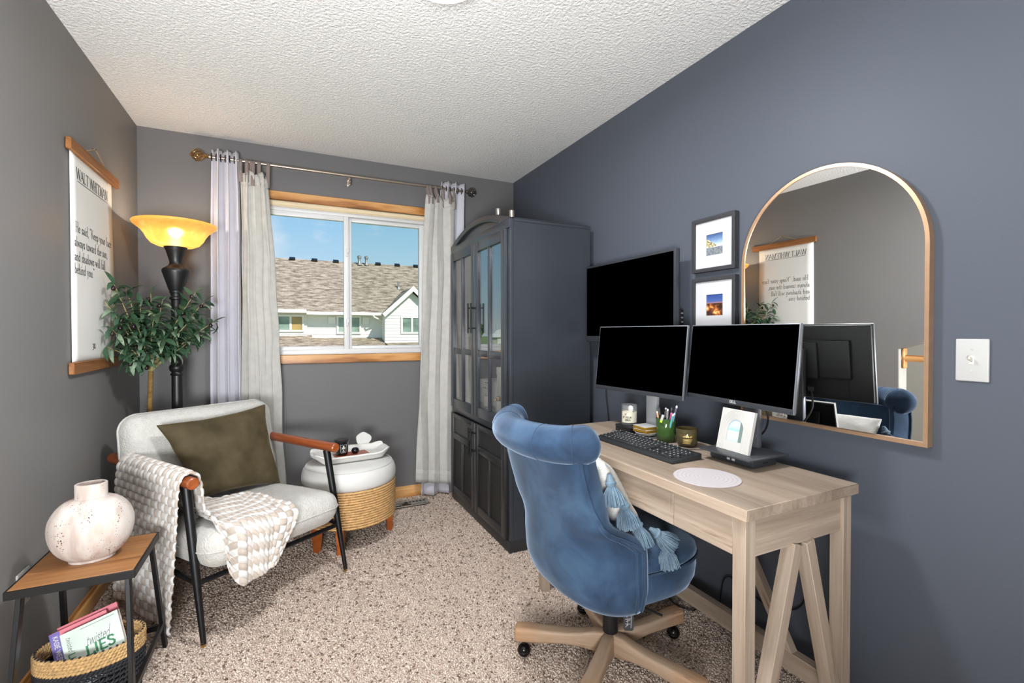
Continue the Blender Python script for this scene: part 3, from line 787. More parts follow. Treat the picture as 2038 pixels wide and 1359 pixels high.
# ------------------------------------------------------------------ light switch and wall outlet
t = thing('light_switch', 'white toggle light switch plate on the grey wall beyond the mirror', 'light switch', T(XR, .605, 1.142))
bm = NB(); a_mm(bm, (XR - .007, .570, 1.084), (XR, .640, 1.200), .004, 3); pl = obj('plate', bm, M_white, t)
bm = NB(); a_mm(bm, (XR - .0085, .600, 1.130), (XR - .005, .610, 1.154), .001); obj('slot', bm, plain('ivory plastic', S(222, 220, 206), .4), t)
bm = NB(); a_box(bm, (.02, .006, .010), T(XR - .013, .605, 1.145) @ RY(.45), .002); obj('toggle', bm, plain('grey ivory toggle', S(196, 194, 180), .4), t)
for z in (1.172, 1.112):
    bm = NB(); a_lathe(bm, [(.0032, 0), (.0032, .0012), (.001, .0018), (0, .0018)], 10, T(XR - .0068, .605, z) @ RY(-PI / 2)); obj('screw', bm, M_white, t)
t = thing('wall_outlet', 'white wall outlet plate low on the wall behind the wood side table', 'outlet', T(XL, 2.075, .38))
bm = NB(); a_mm(bm, (XL, 2.035, .322), (XL + .007, 2.115, .438), .004, 3); obj('plate', bm, M_white, t)
for z in (.36, .4):
    bm = NB(); a_mm(bm, (XL + .005, 2.06, z - .014), (XL + .0085, 2.09, z + .014), .003); o = obj('socket', bm, plain('outlet face', S(226, 226, 224), .4), t)
    for dy in (-.006, .006):
        bm = NB(); a_mm(bm, (XL + .0084, 2.075 + dy - .0012, z - .004), (XL + .0088, 2.075 + dy + .0012, z + .005)); obj('slot', bm, M_black, o)

# ------------------------------------------------------------------ floor register
t = thing('floor_register', 'dark metal floor vent cover set in the carpet beside the ottoman', 'floor vent', T(.72, 3.285, .008))
M_reg = plain('pewter register', S(158, 154, 146), .45, .3, var=.1)
Fr = T(.72, 3.285, .012)
x0, x1, y0, y1 = -.19, .185, -.055, .048
bm = NB(); a_mm(bm, (x0, y0, 0), (x1, y0 + .012, .005), .002); a_mm(bm, (x0, y1 - .012, 0), (x1, y1, .005), .002); a_mm(bm, (x0, y0, 0), (x0 + .016, y1, .005), .002); a_mm(bm, (x1 - .016, y0, 0), (x1, y1, .005), .002)
obj('rim', bm, M_reg, t, Fr)
bm = NB(); a_mm(bm, (x0 + .01, y0 + .008, -.006), (x1 - .01, y1 - .008, -.001)); obj('duct', bm, M_black, t, Fr)
for (a, b, c, d) in ((-.174, -.02, .0, .006), (-.174, -.02, .0, -.018), (-.02, .0, 0, 0), (.06, .17, -.022, -.022), (-.1, .02, .02, .02), (.05, .17, .0, .0)):
    bm = NB(); a_mm(bm, (min(a, b), c - .004 if c == d else min(c, d), 0), (max(a, b), c + .004 if c == d else max(c, d), .004), .001); obj('slat', bm, M_reg, t, Fr)
for xx in (-.13, -.06, -.01, .045, .07, .095, .12, .145):
    bm = NB(); a_mm(bm, (xx, (y0 + .01) if xx < .03 else 0, 0), (xx + .008, 0 if xx < .0 else y1 - .01, .004), .001); obj('slat', bm, M_reg, t, Fr)

# ------------------------------------------------------------------ curtain rod
RYY, RZZ = 3.385, 2.290
M_bronze = plain('burnished bronze', S(112, 96, 82), .3, .9, var=.1)
t = thing('curtain_rod', 'bronze curtain rod with openwork finials over the window', 'curtain rod', T(.40, RYY, RZZ))
M_nickel = plain('brushed nickel rod', S(170, 158, 146), .3, .9)
bm = NB(); a_tube(bm, [(-.42, RYY, RZZ), (.4, RYY, RZZ), (1.225, RYY, RZZ)], .0095, 14); obj('rod', bm, M_nickel, t)
for s, x0 in ((-1, -.42), (1, 1.225)):
    bm = NB()
    a_lathe(bm, [(.008, 0), (.013, .004), (.009, .012), (.014, .02), (.010, .028)], 14, T(x0, RYY, RZZ) @ RY(s * PI / 2))
    # openwork cage of twisted bars round a core
    for k in range(8):
        pts = []
        for q in range(13):
            u = q / 12; a = 2 * PI * k / 8 + u * 1.9; r = .008 + .025 * math.sin(PI * u) ** .8
            pts.append((x0 + s * (.028 + .062 * u), RYY + r * math.cos(a), RZZ + r * math.sin(a)))
        a_tube(bm, pts, .0035, 6)
    a_sphere(bm, .015, T(x0 + s * .058, RYY, RZZ), 12, 8)
    a_sphere(bm, .007, T(x0 + s * .093, RYY, RZZ), 10, 6)
    obj('finial', bm, plain('gold bronze finial', S(176, 140, 92) if s < 0 else S(120, 112, 104), .3, .9), t)
for x in (-.33, .397, 1.16):
    bm = NB(); a_box(bm, (.02, .08, .008), T(x, 3.426, RZZ - .014), .002); a_box(bm, (.022, .008, .06), T(x, YB - .004, RZZ - .02), .002)
    if x == .397:
        for k, r in ((0, .006), (1, .008), (2, .007)): a_sphere(bm, r, T(x, RYY, RZZ - .022 - k * .017), 10, 7, (1, 1, 1.25))
    obj('bracket', bm, M_nickel, t)

# ------------------------------------------------------------------ curtains
M_lav = fabric('white lined curtain cloth', S(205, 204, 213), S(214, 213, 221), .85, 700, sheen=.15, var_scale=3, bump=.2)
M_linen = fabric('natural linen', S(200, 198, 193), S(214, 212, 207), .9, 520, var_scale=24, bump=.4)
# a little daylight passes through the linen
def make_translucent(m, fac, col):
    ntr = m.node_tree; out = [n for n in ntr.nodes if n.type == 'OUTPUT_MATERIAL'][0]; b = [n for n in ntr.nodes if n.type == 'BSDF_PRINCIPLED'][0]
    tr = ntr.nodes.new('ShaderNodeBsdfTranslucent'); tr.inputs[0].default_value = col
    ms = ntr.nodes.new('ShaderNodeMixShader'); ms.inputs[0].default_value = fac
    ntr.links.new(b.outputs[0], ms.inputs[1]); ntr.links.new(tr.outputs[0], ms.inputs[2]); ntr.links.new(ms.outputs[0], out.inputs[0])
make_translucent(M_linen, .25, S(226, 224, 214)); make_translucent(M_lav, .12, S(220, 220, 228))
M_tab = fabric('taupe tab webbing', S(128, 116, 112), S(140, 128, 124), .85, 900)
M_grom = plain('dark nickel grommet', S(70, 62, 60), .3, .8)
def grommet_curtain(name, label, xt, xb, zt, zb, nf, amp, yc=RYY, seed=0, flare=0.0, amp_b=None):
    """cloth woven over and under the rod: nf deep folds"""
    t = thing(name, label, 'curtain', T((xt[0] + xt[1]) / 2, yc, zt), 'white grommet curtains at the window ends')
    bm = NB()
    ab = amp if amp_b is None else amp_b
    def f(u, v):
        z = lerp(zt, zb, v) 
        x0 = lerp(xt[0], xb[0], v ** .8); x1 = lerp(xt[1], xb[1], v ** .8)
        ph = u * nf * 2 * PI + .5 * nz(u * 3 + seed, v * 1.5) * v
        a = lerp(amp, ab, v)
        y = yc + a * math.sin(ph) + .008 * nz(u * 6, v * 4 + seed) 
        x = lerp(x0, x1, u) + .008 * math.sin(2 * ph) + .006 * nz(u * 4 + 3, v * 3, seed)
        if v > .985: y -= .003
        z += -.008 * (math.sin(ph) > .3) * (v < .001) + .006 * nz(u * 9, seed) * (v < .001)
        return Vector((x, min(y, YB - .012), z))
    a_grid(bm, f, nf * 22, 60)
    o = obj('panel', bm, M_lav, t); solidify(o, .003)
    for k in range(nf * 2):
        bm = NB()
        u = (k + .0) / (nf * 2) + .25 / nf * 0
        ph = u * nf * 2 * PI
        x = lerp(xt[0], xt[1], u)
        a_tube(bm, [(x + .0, yc + .021 * math.cos(2 * PI * q / 14) * 1.0, RZZ + .021 * math.sin(2 * PI * q / 14)) for q in range(14)], .0035, 6, closed=True)
        obj('grommet', bm, M_grom, t)
    # hem line
    return t
grommet_curtain('lined_curtain', 'white grommet curtain in deep folds next to the floor lamp', (-.405, -.262), (-.43, -.245), 2.335, .015, 3, .030)
grommet_curtain('lined_curtain', 'white grommet curtain partly hidden behind the linen curtain and the cabinet', (1.05, 1.232), (.885, 1.215), 2.345, .018, 3, .026, 3.392, 4, 0, .032)
def linen(name, label, xt, xb, zt, zb, nf, seed, tabs, skew=0.0, yc=3.342):
    t = thing(name, label, 'curtain', T((xt[0] + xt[1]) / 2, yc, zt), 'linen tab top curtains')
    bm = NB()
    def f(u, v):
        z = lerp(zt + .012 * math.sin(u * nf * 2 * PI) - .022 * abs(math.sin(u * 5 * PI)) , zb + skew * (1 - u) , v)
        e = sstep(0, 1, v)
        x0 = lerp(xt[0], xb[0], v ** .7); x1 = lerp(xt[1], xb[1], v ** .7)
        ph = u * nf * 2 * PI + 2.6 * nz(u * 2.3 + seed, v * 1.6) + seed
        a = lerp(.012, .019, v) * (1 + .9 * nz(u * 3, seed + v))
        y = yc + a * math.sin(ph) + .010 * nz(u * 8 + seed, v * 6) * (1 - .5 * v)
        x = lerp(x0, x1, u) + .010 * math.sin(2 * ph + .6) + .007 * nz(u * 3, v * 7, seed) + .012 * nz(v * 2.2 + seed, 5.0) * v
        return Vector((x, y, z))
    a_grid(bm, f, nf * 28, 90)
    o = obj('panel', bm, M_linen, t); solidify(o, .002)
    # stitched top band and hem
    bm = NB(); 
    a_grid(bm, lambda u, v: f(u, .0 + v * .032) + Vector((0, -.0025, 0)), nf * 20, 3); solidify(obj('header_band', bm, M_linen, o), .0015)
    bm = NB(); a_grid(bm, lambda u, v: f(u, .955 + v * .045) + Vector((0, -.0025, 0)), nf * 20, 3); solidify(obj('hem', bm, M_linen, o), .0015)
    for u in tabs:
        p = f(u, .02); wd = .021
        yy = p.y - .004
        pts = [(yy, p.z - .02), (yy, p.z + .03), (RYY - .014, RZZ - .012), (RYY - .011, RZZ + .006), (RYY, RZZ + .0125), (RYY + .011, RZZ + .006), (RYY + .012, RZZ - .03), (yy + .010, p.z + .01)]
        bm = NB()
        V = [[bm.verts.new((p.x + s * wd / 2 + (pz - p.z) * .05 * (u - .5), py, pz)) for py, pz in pts] for s in (-1, 1)]
        for i in range(len(pts) - 1): bm.faces.new((V[0][i], V[1][i], V[1][i + 1], V[0][i + 1]))
        solidify(obj('tab', bm, M_tab, t), .0015)
    return t
linen('linen_curtain', 'natural linen tab top curtain on the lamp side of the window', (-.252, -.108), (-.262, -.015), 2.218, .09, 3, 1.0, (.04, .2, .36, .52, .72, .95))
linen('linen_curtain', 'natural linen tab top curtain on the cabinet side of the window', (.925, 1.135), (.835, 1.125), 2.222, .085, 3, 2.4, (.06, .2, .42, .64, .80, .95), .05)

# ------------------------------------------------------------------ torchiere floor lamp
LX, LY = -.553, 3.165
t = thing('floor_lamp', 'black turned torchiere floor lamp with a lit amber glass bowl', 'floor lamp', T(LX, LY, 0))
Fl = WM[t.name]
bm = NB()
a_lathe(bm, [(0, .005), (.125, .005), (.127, .02), (.11, .03), (.06, .045), (.035, .07), (.028, .10), (.028, .16)], 36); obj('base', bm, M_black, t, Fl)
def turned(zs):
    bm = NB(); a_lathe(bm, zs, 28); return bm
obj('pole', turned([(.026, .16), (.026, .98), (.033, .985), (.026, .995), (.026, 1.0), (.034, 1.01), (.037, 1.024), (.034, 1.038), (.026, 1.045), (.03, 1.055), (.028, 1.065), (.026, 1.07), (.0245, 1.37), (.024, 1.40), (.032, 1.404), (.032, 1.414), (.026, 1.42), (.026, 1.436), (.032, 1.44), (.032, 1.450)]), M_black, t, Fl)
obj('urn', turned([(.030, 1.448), (.036, 1.46), (.064, 1.552), (.066, 1.562), (.062, 1.572), (.046, 1.582), (.034, 1.592), (.030, 1.602), (.030, 1.614), (.035, 1.632), (.046, 1.672), (.054, 1.688), (.055, 1.694), (.0, 1.694)]), M_black, t, Fl)
def shade_glass():
    t = MT('amber alabaster glass')
    v = t.co()
    c = t.ramp(t.noise(v, 9, 5, .6, 1.6), [(.35, S(222, 164, 76)), (.6, S(236, 184, 96)), (.75, S(246, 210, 140))])
    tr = t.n('ShaderNodeBsdfTranslucent'); t.l(c, tr.inputs[0])
    ms = t.n('ShaderNodeMixShader'); ms.inputs[0].default_value = .42
    t.set(c, .25, 0, .5)
    rf = t.n('ShaderNodeBsdfRefraction'); rf.inputs['IOR'].default_value = 1.3; rf.inputs['Roughness'].default_value = .55; rf.inputs['Color'].default_value = S(252, 214, 140)
    m2 = t.n('ShaderNodeMixShader'); m2.inputs[0].default_value = .16
    t.l(t.b.outputs[0], ms.inputs[1]); t.l(tr.outputs[0], ms.inputs[2]); t.l(ms.outputs[0], m2.inputs[1]); t.l(rf.outputs[0], m2.inputs[2]); t.l(m2.outputs[0], t.out.inputs[0])
    return t.m
M_amber = shade_glass()
prof = [(.050, 1.692), (.085, 1.697), (.112, 1.710), (.130, 1.732), (.143, 1.758), (.158, 1.780), (.178, 1.796), (.192, 1.808), (.197, 1.818), (.194, 1.824), (.187, 1.822)]
bm = NB(); a_lathe(bm, prof, 56, cap=False); obj('shade', bm, M_amber, t, Fl, angle=60)
M_bulb = MT('lit bulb'); M_bulb = M_bulb.set((1, .85, .6, 1), .3, 0, .3, **{'Emission Color': (1, .80, .55, 1), 'Emission Strength': 14.0})
bm = NB(); a_lathe(bm, [(.012, 1.694), (.013, 1.706), (.022, 1.722), (.027, 1.738), (.022, 1.754), (0, 1.764)], 20); obj('bulb', bm, M_bulb, t, Fl)
light('floor_lamp_bulb', 'POINT', 3.0, (LX, LY, 1.790), color=(1.0, .86, .68), shadow_soft_size=.018)

# ------------------------------------------------------------------ artificial olive tree
TX, TY = -.640, 3.0
t = thing('olive_tree', 'slim artificial olive tree standing behind the armchair in front of the floor lamp', 'plant', T(TX, TY, 0))
M_pot = plain('black nursery pot', S(30, 30, 32), .6)
bm = NB(); a_lathe(bm, [(0, .004), (.058, .004), (.075, .15), (.079, .152), (.079, .162), (.07, .162), (.066, .135), (0, .135)], 28, T(TX, TY, 0)); obj('pot', bm, M_pot, t)
M_trunk = wood('olive tree trunk', [(.3, S(84, 62, 30)), (.55, S(124, 98, 54)), (.75, S(146, 120, 74))], 30, .3, .9, .2, bump=.5)
bm = NB(); 
tp = [(TX - .004 * math.sin(k * .9), TY + .004 * math.cos(k * .7), .13 + k * .074) for k in range(13)]
a_tube(bm, tp, [.0145 - .0003 * k for k in range(13)], 10); obj('trunk', bm, M_trunk, t)
M_stem = plain('pale green stem', S(150, 140, 92), .7, var=.15)
M_leaf = [plain('olive leaf a', S(52, 82, 58), .5, var=.25, vs=40), plain('olive leaf b', S(76, 104, 74), .5, var=.2, vs=40), plain('olive leaf c', S(112, 132, 108), .5, var=.2, vs=40)]
def leaf_mesh(L, W, curl, m):
    bm = NB()
    pr = [(0, .12), (.18, .7), (.42, 1.0), (.7, .8), (.9, .36), (1, .0)]
    rows = []
    for s, wd in pr:
        a = s * curl
        x = L * (math.sin(a) / curl if abs(curl) > 1e-3 else s); z = -L * ((1 - math.cos(a)) / curl if abs(curl) > 1e-3 else 0)
        h = W * wd / 2
        rows.append([bm.verts.new((x, -h, z + h * .35)), bm.verts.new((x, 0, z)), bm.verts.new((x, h, z + h * .35))])
    for a, b in zip(rows[:-1], rows[1:]):
        for k in (0, 1): bm.faces.new((a[k], b[k], b[k + 1], a[k + 1]))
    return mesh_of('leaf', bm, m, 180)
LM = [leaf_mesh(L, W, c, M_leaf[i % 3]) for i, (L, W, c) in enumerate(((.082, .026, .5), (.074, .024, .9), (.086, .021, 1.7), (.076, .028, .3), (.066, .022, 1.2), (.09, .020, 2.1)))]
bm = NB(); a_lathe(bm, [(0, -.011), (.007, -.009), (.0098, 0), (.0075, .010), (0, .014)], 10); M_olive = plain('dark olive', S(40, 26, 28), .3); olive_me = mesh_of('olive', bm, M_olive, 180)
tips = [(-.762, 2.79, 1.363), (-.738, 2.82, 1.456), (-.762, 2.80, 1.153), (-.716, 2.92, 1.442), (-.633, 3.0, 1.419), (-.584, 3.0, 1.385), (-.449, 3.08, 1.440), (-.412, 3.1, 1.393), (-.362, 3.08, 1.281), (-.411, 3.05, 1.21), (-.664, 2.86, 1.273), (-.538, 2.98, 1.237), (-.720, 2.85, 1.30), (-.741, 2.8, 1.235), (-.700, 2.88, 1.081), (-.487, 3.06, 1.35), (-.60, 2.90, 1.30), (-.66, 2.92, 1.36), (-.46, 2.98, 1.28), (-.56, 2.93, 1.18)]
nleaf = 0; nol = 0; extra = NB()
top = Vector(tp[-1])
for bi, tpx in enumerate(tips):
    tip = Vector(tpx)
    mid = top.lerp(tip, .45) + Vector((rnd.uniform(-.015, .015), rnd.uniform(-.015, .015), .015 + .02 * rnd.random()))
    hubz = top + Vector((0, 0, .05)) if bi % 3 == 0 else top
    pts = []
    for q in range(9):
        u = q / 8
        pts.append((1 - u) ** 2 * top + 2 * u * (1 - u) * mid + u * u * tip)
    bm = NB(); a_tube(bm, pts, [.0042 * (1 - .62 * q / 8) for q in range(9)], 6); br = obj('branch', bm, M_stem, t)
    nl = 15
    for k in range(nl):
        if nleaf >= 298: break
        u = .30 + .70 * (k + rnd.random() * .5) / nl
        u = min(u, 1.0)
        p = (1 - u) ** 2 * top + 2 * u * (1 - u) * mid + u * u * tip
        d = (2 * (1 - u) * (mid - top) + 2 * u * (tip - mid)).normalized()
        s = d.cross(Vector((0, 0, 1)))
        if s.length < .1: s = Vector((1, 0, 0))
        s.normalize(); n2 = s.cross(d)
        a = k * 2.4 + rnd.uniform(-.5, .5)
        out = (d * rnd.uniform(.35, .8) + (s * math.cos(a) + n2 * math.sin(a)) * .9 + Vector((0, 0, .25))).normalized()
        if k == nl - 1: out = d
        yv = Vector((0, 0, 1)).cross(out)
        if yv.length < .1: yv = Vector((0, 1, 0))
        yv.normalize(); zv = out.cross(yv)
        M = Matrix(((out.x, yv.x, zv.x, p.x), (out.y, yv.y, zv.y, p.y), (out.z, yv.z, zv.z, p.z), (0, 0, 0, 1))) @ RX(rnd.uniform(-.7, .7))
        # keep the leaves clear of the wall
        if k % 1 == 0:
            for q in range(1):
                o2 = (d * rnd.uniform(.2, .7) + (s * math.cos(a + 2.3) + n2 * math.sin(a + 2.3)) + Vector((0, 0, -.15))).normalized(); p2 = p + d * .012
                if p2.x + o2.x * .095 > XL + .02 and p2.x > XL + .022:
                    y2 = Vector((0, 0, 1)).cross(o2); y2.normalize(); z2 = o2.cross(y2)
                    M2 = Matrix(((o2.x, y2.x, z2.x, p2.x), (o2.y, y2.y, z2.y, p2.y), (o2.z, y2.z, z2.z, p2.z), (0, 0, 0, 1))) @ RX(rnd.uniform(-.7, .7))
                    nv = len(extra.verts); extra.from_mesh(LM[rnd.randrange(6)]); extra.verts.ensure_lookup_table()
                    for v in extra.verts[nv:]: v.co = M2 @ v.co
        if p.x + out.x * .095 < XL + .02 or p.x < XL + .022: continue
        lo = bpy.data.objects.new('leaf', LM[rnd.randrange(6)]); COL.objects.link(lo); place(lo, br, M); nleaf += 1
        if k % 6 == 2 and nol < 44:
            oo = bpy.data.objects.new('olive', olive_me); COL.objects.link(oo); place(oo, br, T(p.x + rnd.uniform(-.014, .014), p.y - .012, p.z - .016)); nol += 1
o = obj('inner_leaves', extra, M_leaf[0], t, angle=180); o['kind'] = 'stuff'
# ------------------------------------------------------------------ cabinet
CX, CY0, CY1, CB = 1.100, 2.318, 3.308, 1.630
M_cab = plain('charcoal satin lacquer', S(52, 56, 62), .28, 0, .55, var=.08, vs=5, bump=.04, bs=90)
M_cabl = plain('charcoal black lacquer', S(40, 40, 42), .34, 0, .5, var=.1, vs=6, bump=.05, bs=90)
M_cabin = plain('cabinet interior', S(70, 72, 76), .6)
cab = thing('display_cabinet', 'tall charcoal display cabinet with arched top and glass doors in the far corner', 'cabinet', T((CX + CB) / 2, (CY0 + CY1) / 2, 0))
bm = NB()
th = .022
a_mm(bm, (CX + .012, CY0, .02), (CB, CY0 + th, 1.838)); a_mm(bm, (CX + .012, CY1 - th, .02), (CB, CY1, 1.838))
a_mm(bm, (CB - .012, CY0 + th, .02), (CB, CY1 - th, 1.815))
a_mm(bm, (CX + .012, CY0 + th, 1.800), (CB - .012, CY1 - th, 1.822)); a_mm(bm, (CX + .012, CY0 + th, .652), (CB - .012, CY1 - th, .742)); a_mm(bm, (CX + .012, CY0 + th, .06), (CB - .012, CY1 - th, .08))
obj('carcass', bm, M_cab, cab)
bm = NB(); a_mm(bm, (CX + .04, CY0 + th, 1.19), (CB - .012, CY1 - th, 1.208)); obj('shelf', bm, M_cabin, cab)
bm = NB(); a_mm(bm, (CX - .004, CY0 - .003, 0), (CB, CY1 + .003, .066), .004); obj('plinth', bm, M_cabl, cab)
# face frame
bm = NB()
a_mm(bm, (CX, CY0 - .003, .066), (CX + .022, CY0 + .034, 1.80), .002); a_mm(bm, (CX, CY1 - .034, .066), (CX + .022, CY1 + .003, 1.80), .002)
a_mm(bm, (CX, CY0 + .034, .640), (CX + .022, CY1 - .034, .682), .003)
obj('face_frame', bm, M_cab, cab)
# arched pediment
def arc_pts(y0, y1, ze, zp, n=28):
    c = (y0 + y1) / 2; half = (y1 - y0) / 2; h = zp - ze
    r = (half * half + h * h) / (2 * h)
    return [(y, zp - r + math.sqrt(max(0, r * r - (y - c) ** 2))) for y in np.linspace(y0, y1, n)]
MY = Matrix(((0, 0, 1, 0), (1, 0, 0, 0), (0, 1, 0, 0), (0, 0, 0, 1)))
outer = arc_pts(CY0 - .004, CY1 + .004, 1.842, 1.936)
inner = arc_pts(CY0 + .12, CY1 - .12, 1.842, 1.905)
bm = NB()
# front board with recessed lunette: ring between outer outline and lunette
a_mm(bm, (CX - .006, CY0 - .004, 1.792), (CX + .024, CY1 + .004, 1.8405), .002)
def strip(bm, A, B, x0, x1):
    n = min(len(A), len(B))
    a0 = [bm.verts.new((x0, y, z)) for y, z in A]; b0 = [bm.verts.new((x0, y, z)) for y, z in B]
    a1 = [bm.verts.new((x1, y, z)) for y, z in A]; b1 = [bm.verts.new((x1, y, z)) for y, z in B]
    for i in range(n - 1):
        bm.faces.new((a0[i], a0[i + 1], b0[i + 1], b0[i])); bm.faces.new((a1[i + 1], a1[i], b1[i], b1[i + 1]))
        bm.faces.new((a0[i + 1], a0[i], a1[i], a1[i + 1])); bm.faces.new((b0[i], b0[i + 1], b1[i + 1], b1[i]))
    bm.faces.new((a0[0], b0[0], b1[0], a1[0])); bm.faces.new((b0[-1], a0[-1], a1[-1], b1[-1]))
inn2 = [(y, max(1.8405, interp([p[0] for p in inner], [p[1] for p in inner], y) if CY0 + .12 <= y <= CY1 - .12 else 1.8405)) for y, _ in outer]
strip(bm, outer, inn2, CX - .006, CX + .024)
bmesh.ops.recalc_face_normals(bm, faces=bm.faces)
obj('pediment', bm, M_cab, cab, angle=25)
bm = NB(); a_prism(bm, [(CY0 + .1, 1.83)] + [(CY1 - .1, 1.83)] + list(reversed(arc_pts(CY0 + .1, CY1 - .1, 1.84, 1.915))), .012, T(CX + .008, 0, 0) @ MY)
bmesh.ops.recalc_face_normals(bm, faces=bm.faces); obj('lunette_panel', bm, M_cab, cab, angle=25)
bm = NB(); a_tube(bm, [(CX - .006, y, z + .002) for y, z in inner], .007, 8); obj('arch_moulding', bm, M_cab, cab)
# vaulted top following the arch behind the pediment
bm = NB()
strip(bm, outer, [(y, z - .012) for y, z in outer], CX + .024, CB)
bmesh.ops.recalc_face_normals(bm, faces=bm.faces); obj('vaulted_top', bm, M_cab, cab, angle=25)
ymid = (CY0 + CY1) / 2
def rect_frame(name, mat, x0, x1, y0, y1, z0, z1, st, rb, rt, parent, bev=.003):
    bm = NB()
    a_mm(bm, (x0, y0, z0), (x1, y0 + st, z1), bev); a_mm(bm, (x0, y1 - st, z0), (x1, y1, z1), bev)
    a_mm(bm, (x0 + .001, y0 + st, z0), (x1, y1 - st, z0 + rb), bev); a_mm(bm, (x0 + .001, y0 + st, z1 - rt), (x1, y1 - st, z1), bev)
    return obj(name, bm, mat, parent)
def pull(y, z0, z1, parent, x=CX - .02):
    bm = NB()
    a_tube(bm, [(x - .03, y, z0), (x - .03, y, z1)], .0055, 12)
    for z in (z0 + .03, z1 - .03): a_tube(bm, [(x - .03, y, z), (x + .004, y, z)], .0045, 10)
    obj('handle', bm, M_blackmetal, parent)
dx0, dx1 = CX - .020, CX
for y0, y1, hy in ((CY0 + .026, ymid - .002, ymid - .026), (ymid + .002, CY1 - .026, ymid + .026)):
    d = rect_frame('glass_door', M_cab, dx0, dx1, y0, y1, .685, 1.789, .052, .060, .062, cab)
    yc = (y0 + y1) / 2
    bm = NB(); a_mm(bm, (dx0 + .002, yc - .013, .745), (dx1 - .002, yc + .013, 1.727), .003); a_mm(bm, (dx0 + .002, y0 + .052, 1.068), (dx1 - .002, yc - .013, 1.106), .003); a_mm(bm, (dx0 + .002, yc + .013, 1.068), (dx1 - .002, y1 - .052, 1.106), .003)
    obj('muntin', bm, M_cab, d)
    for a, b in ((y0 + .05, yc - .012), (yc + .012, y1 - .05)):
        for c, e_ in ((.743, 1.070), (1.104, 1.729)):
            bm = NB(); a_mm(bm, (dx1 - .008, a, c), (dx1 - .004, b, e_)); obj('pane', bm, M_cabglass, d)
    pull(hy, 1.215, 1.405, d)
M_cane = MT('black woven cane')
vv = M_cane.co('Object', (1, 1, 1))
wv1 = M_cane.n('ShaderNodeTexWave', bands_direction='Y'); wv1.inputs['Scale'].default_value = 38; M_cane.l(vv, wv1.inputs['Vector'])
wv2 = M_cane.n('ShaderNodeTexWave', bands_direction='Z'); wv2.inputs['Scale'].default_value = 38; M_cane.l(vv, wv2.inputs['Vector'])
mm = M_cane.math('MULTIPLY', wv1.outputs[0], wv2.outputs[0])
M_cane.bump(mm, .9, .004)
M_cane = M_cane.set(M_cane.ramp(mm, [(.15, S(18, 18, 18)), (.6, S(58, 58, 58))]), .5, 0, .4)
for y0, y1, hy in ((CY0 + .026, ymid - .002, ymid - .022), (ymid + .002, CY1 - .026, ymid + .022)):
    d = rect_frame('cane_door', M_cabl, dx0, dx1, y0, y1, .070, .637, .05, .050, .028, cab)
    yc = (y0 + y1) / 2
    bm = NB(); a_mm(bm, (dx0 + .001, y0 + .05, .458), (dx1, y1 - .05, .500), .003); a_mm(bm, (dx0 + .002, yc - .014, .12), (dx1 - .002, yc + .014, .458), .003); obj('rail', bm, M_cabl, d)
    bm = NB(); a_mm(bm, (dx1 - .009, y0 + .048, .498), (dx1 - .004, y1 - .048, .611)); obj('solid_panel', bm, M_cabl, d)
    for a, b in ((y0 + .048, yc - .012), (yc + .012, y1 - .048)):
        bm = NB(); a_mm(bm, (dx1 - .010, a, .118), (dx1 - .005, b, .46)); obj('cane_panel', bm, M_cane, d)
    pull(hy, .432, .606, d)
# things on and in the cabinet
M_steel = plain('brushed steel', S(170, 164, 158), .35, .9, var=.08)
for (x, y, lb) in ((1.122, 2.520, 'small brushed metal cup at the crown of the cabinet arch'), (1.124, 2.342, 'small brushed metal cup near the side edge of the cabinet top')):
    zt = interp([p[0] for p in outer], [p[1] for p in outer], y)
    bm = NB(); a_lathe(bm, [(0, 0), (.0145, 0), (.0155, .002), (.0155, .036), (.0145, .038), (.0125, .038), (.0125, .006), (0, .006)], 20); o = obj('metal_cup', bm, M_steel, None, T(x, y, zt + .0005)); tag(o, lb, 'cup', 'metal cups on the cabinet')
M_whbox = plain('white paper board', S(224, 222, 216), .6)
M_page = plain('book pages', S(226, 220, 206), .8, var=.05, vs=80)
SZ = .7425
def white_box(x0, y0, x1, y1, z0, z1, name, label, cat, lid=True):
    t = thing(name, label, cat, T((x0 + x1) / 2, (y0 + y1) / 2, z0))
    bm = NB(); a_mm(bm, (x0, y0, z0), (x1, y1, z1 - .05), .002); obj('body', bm, M_whbox, t)
    bm = NB(); a_mm(bm, (x0 - .002, y0 - .002, z1 - .05), (x1 + .002, y1 + .002, z1), .002); obj('lid', bm, M_whbox, t)
white_box(1.195, 2.612, 1.300, 2.712, SZ, 1.0, 'storage_box', 'tall white lidded box behind the near pane of the cabinet', 'box')
bl = ['lowest white book lying in the cabinet behind the gold ornament', 'middle white book lying in the stack in the cabinet', 'topmost white book of the stack lying in the cabinet']
z = SZ
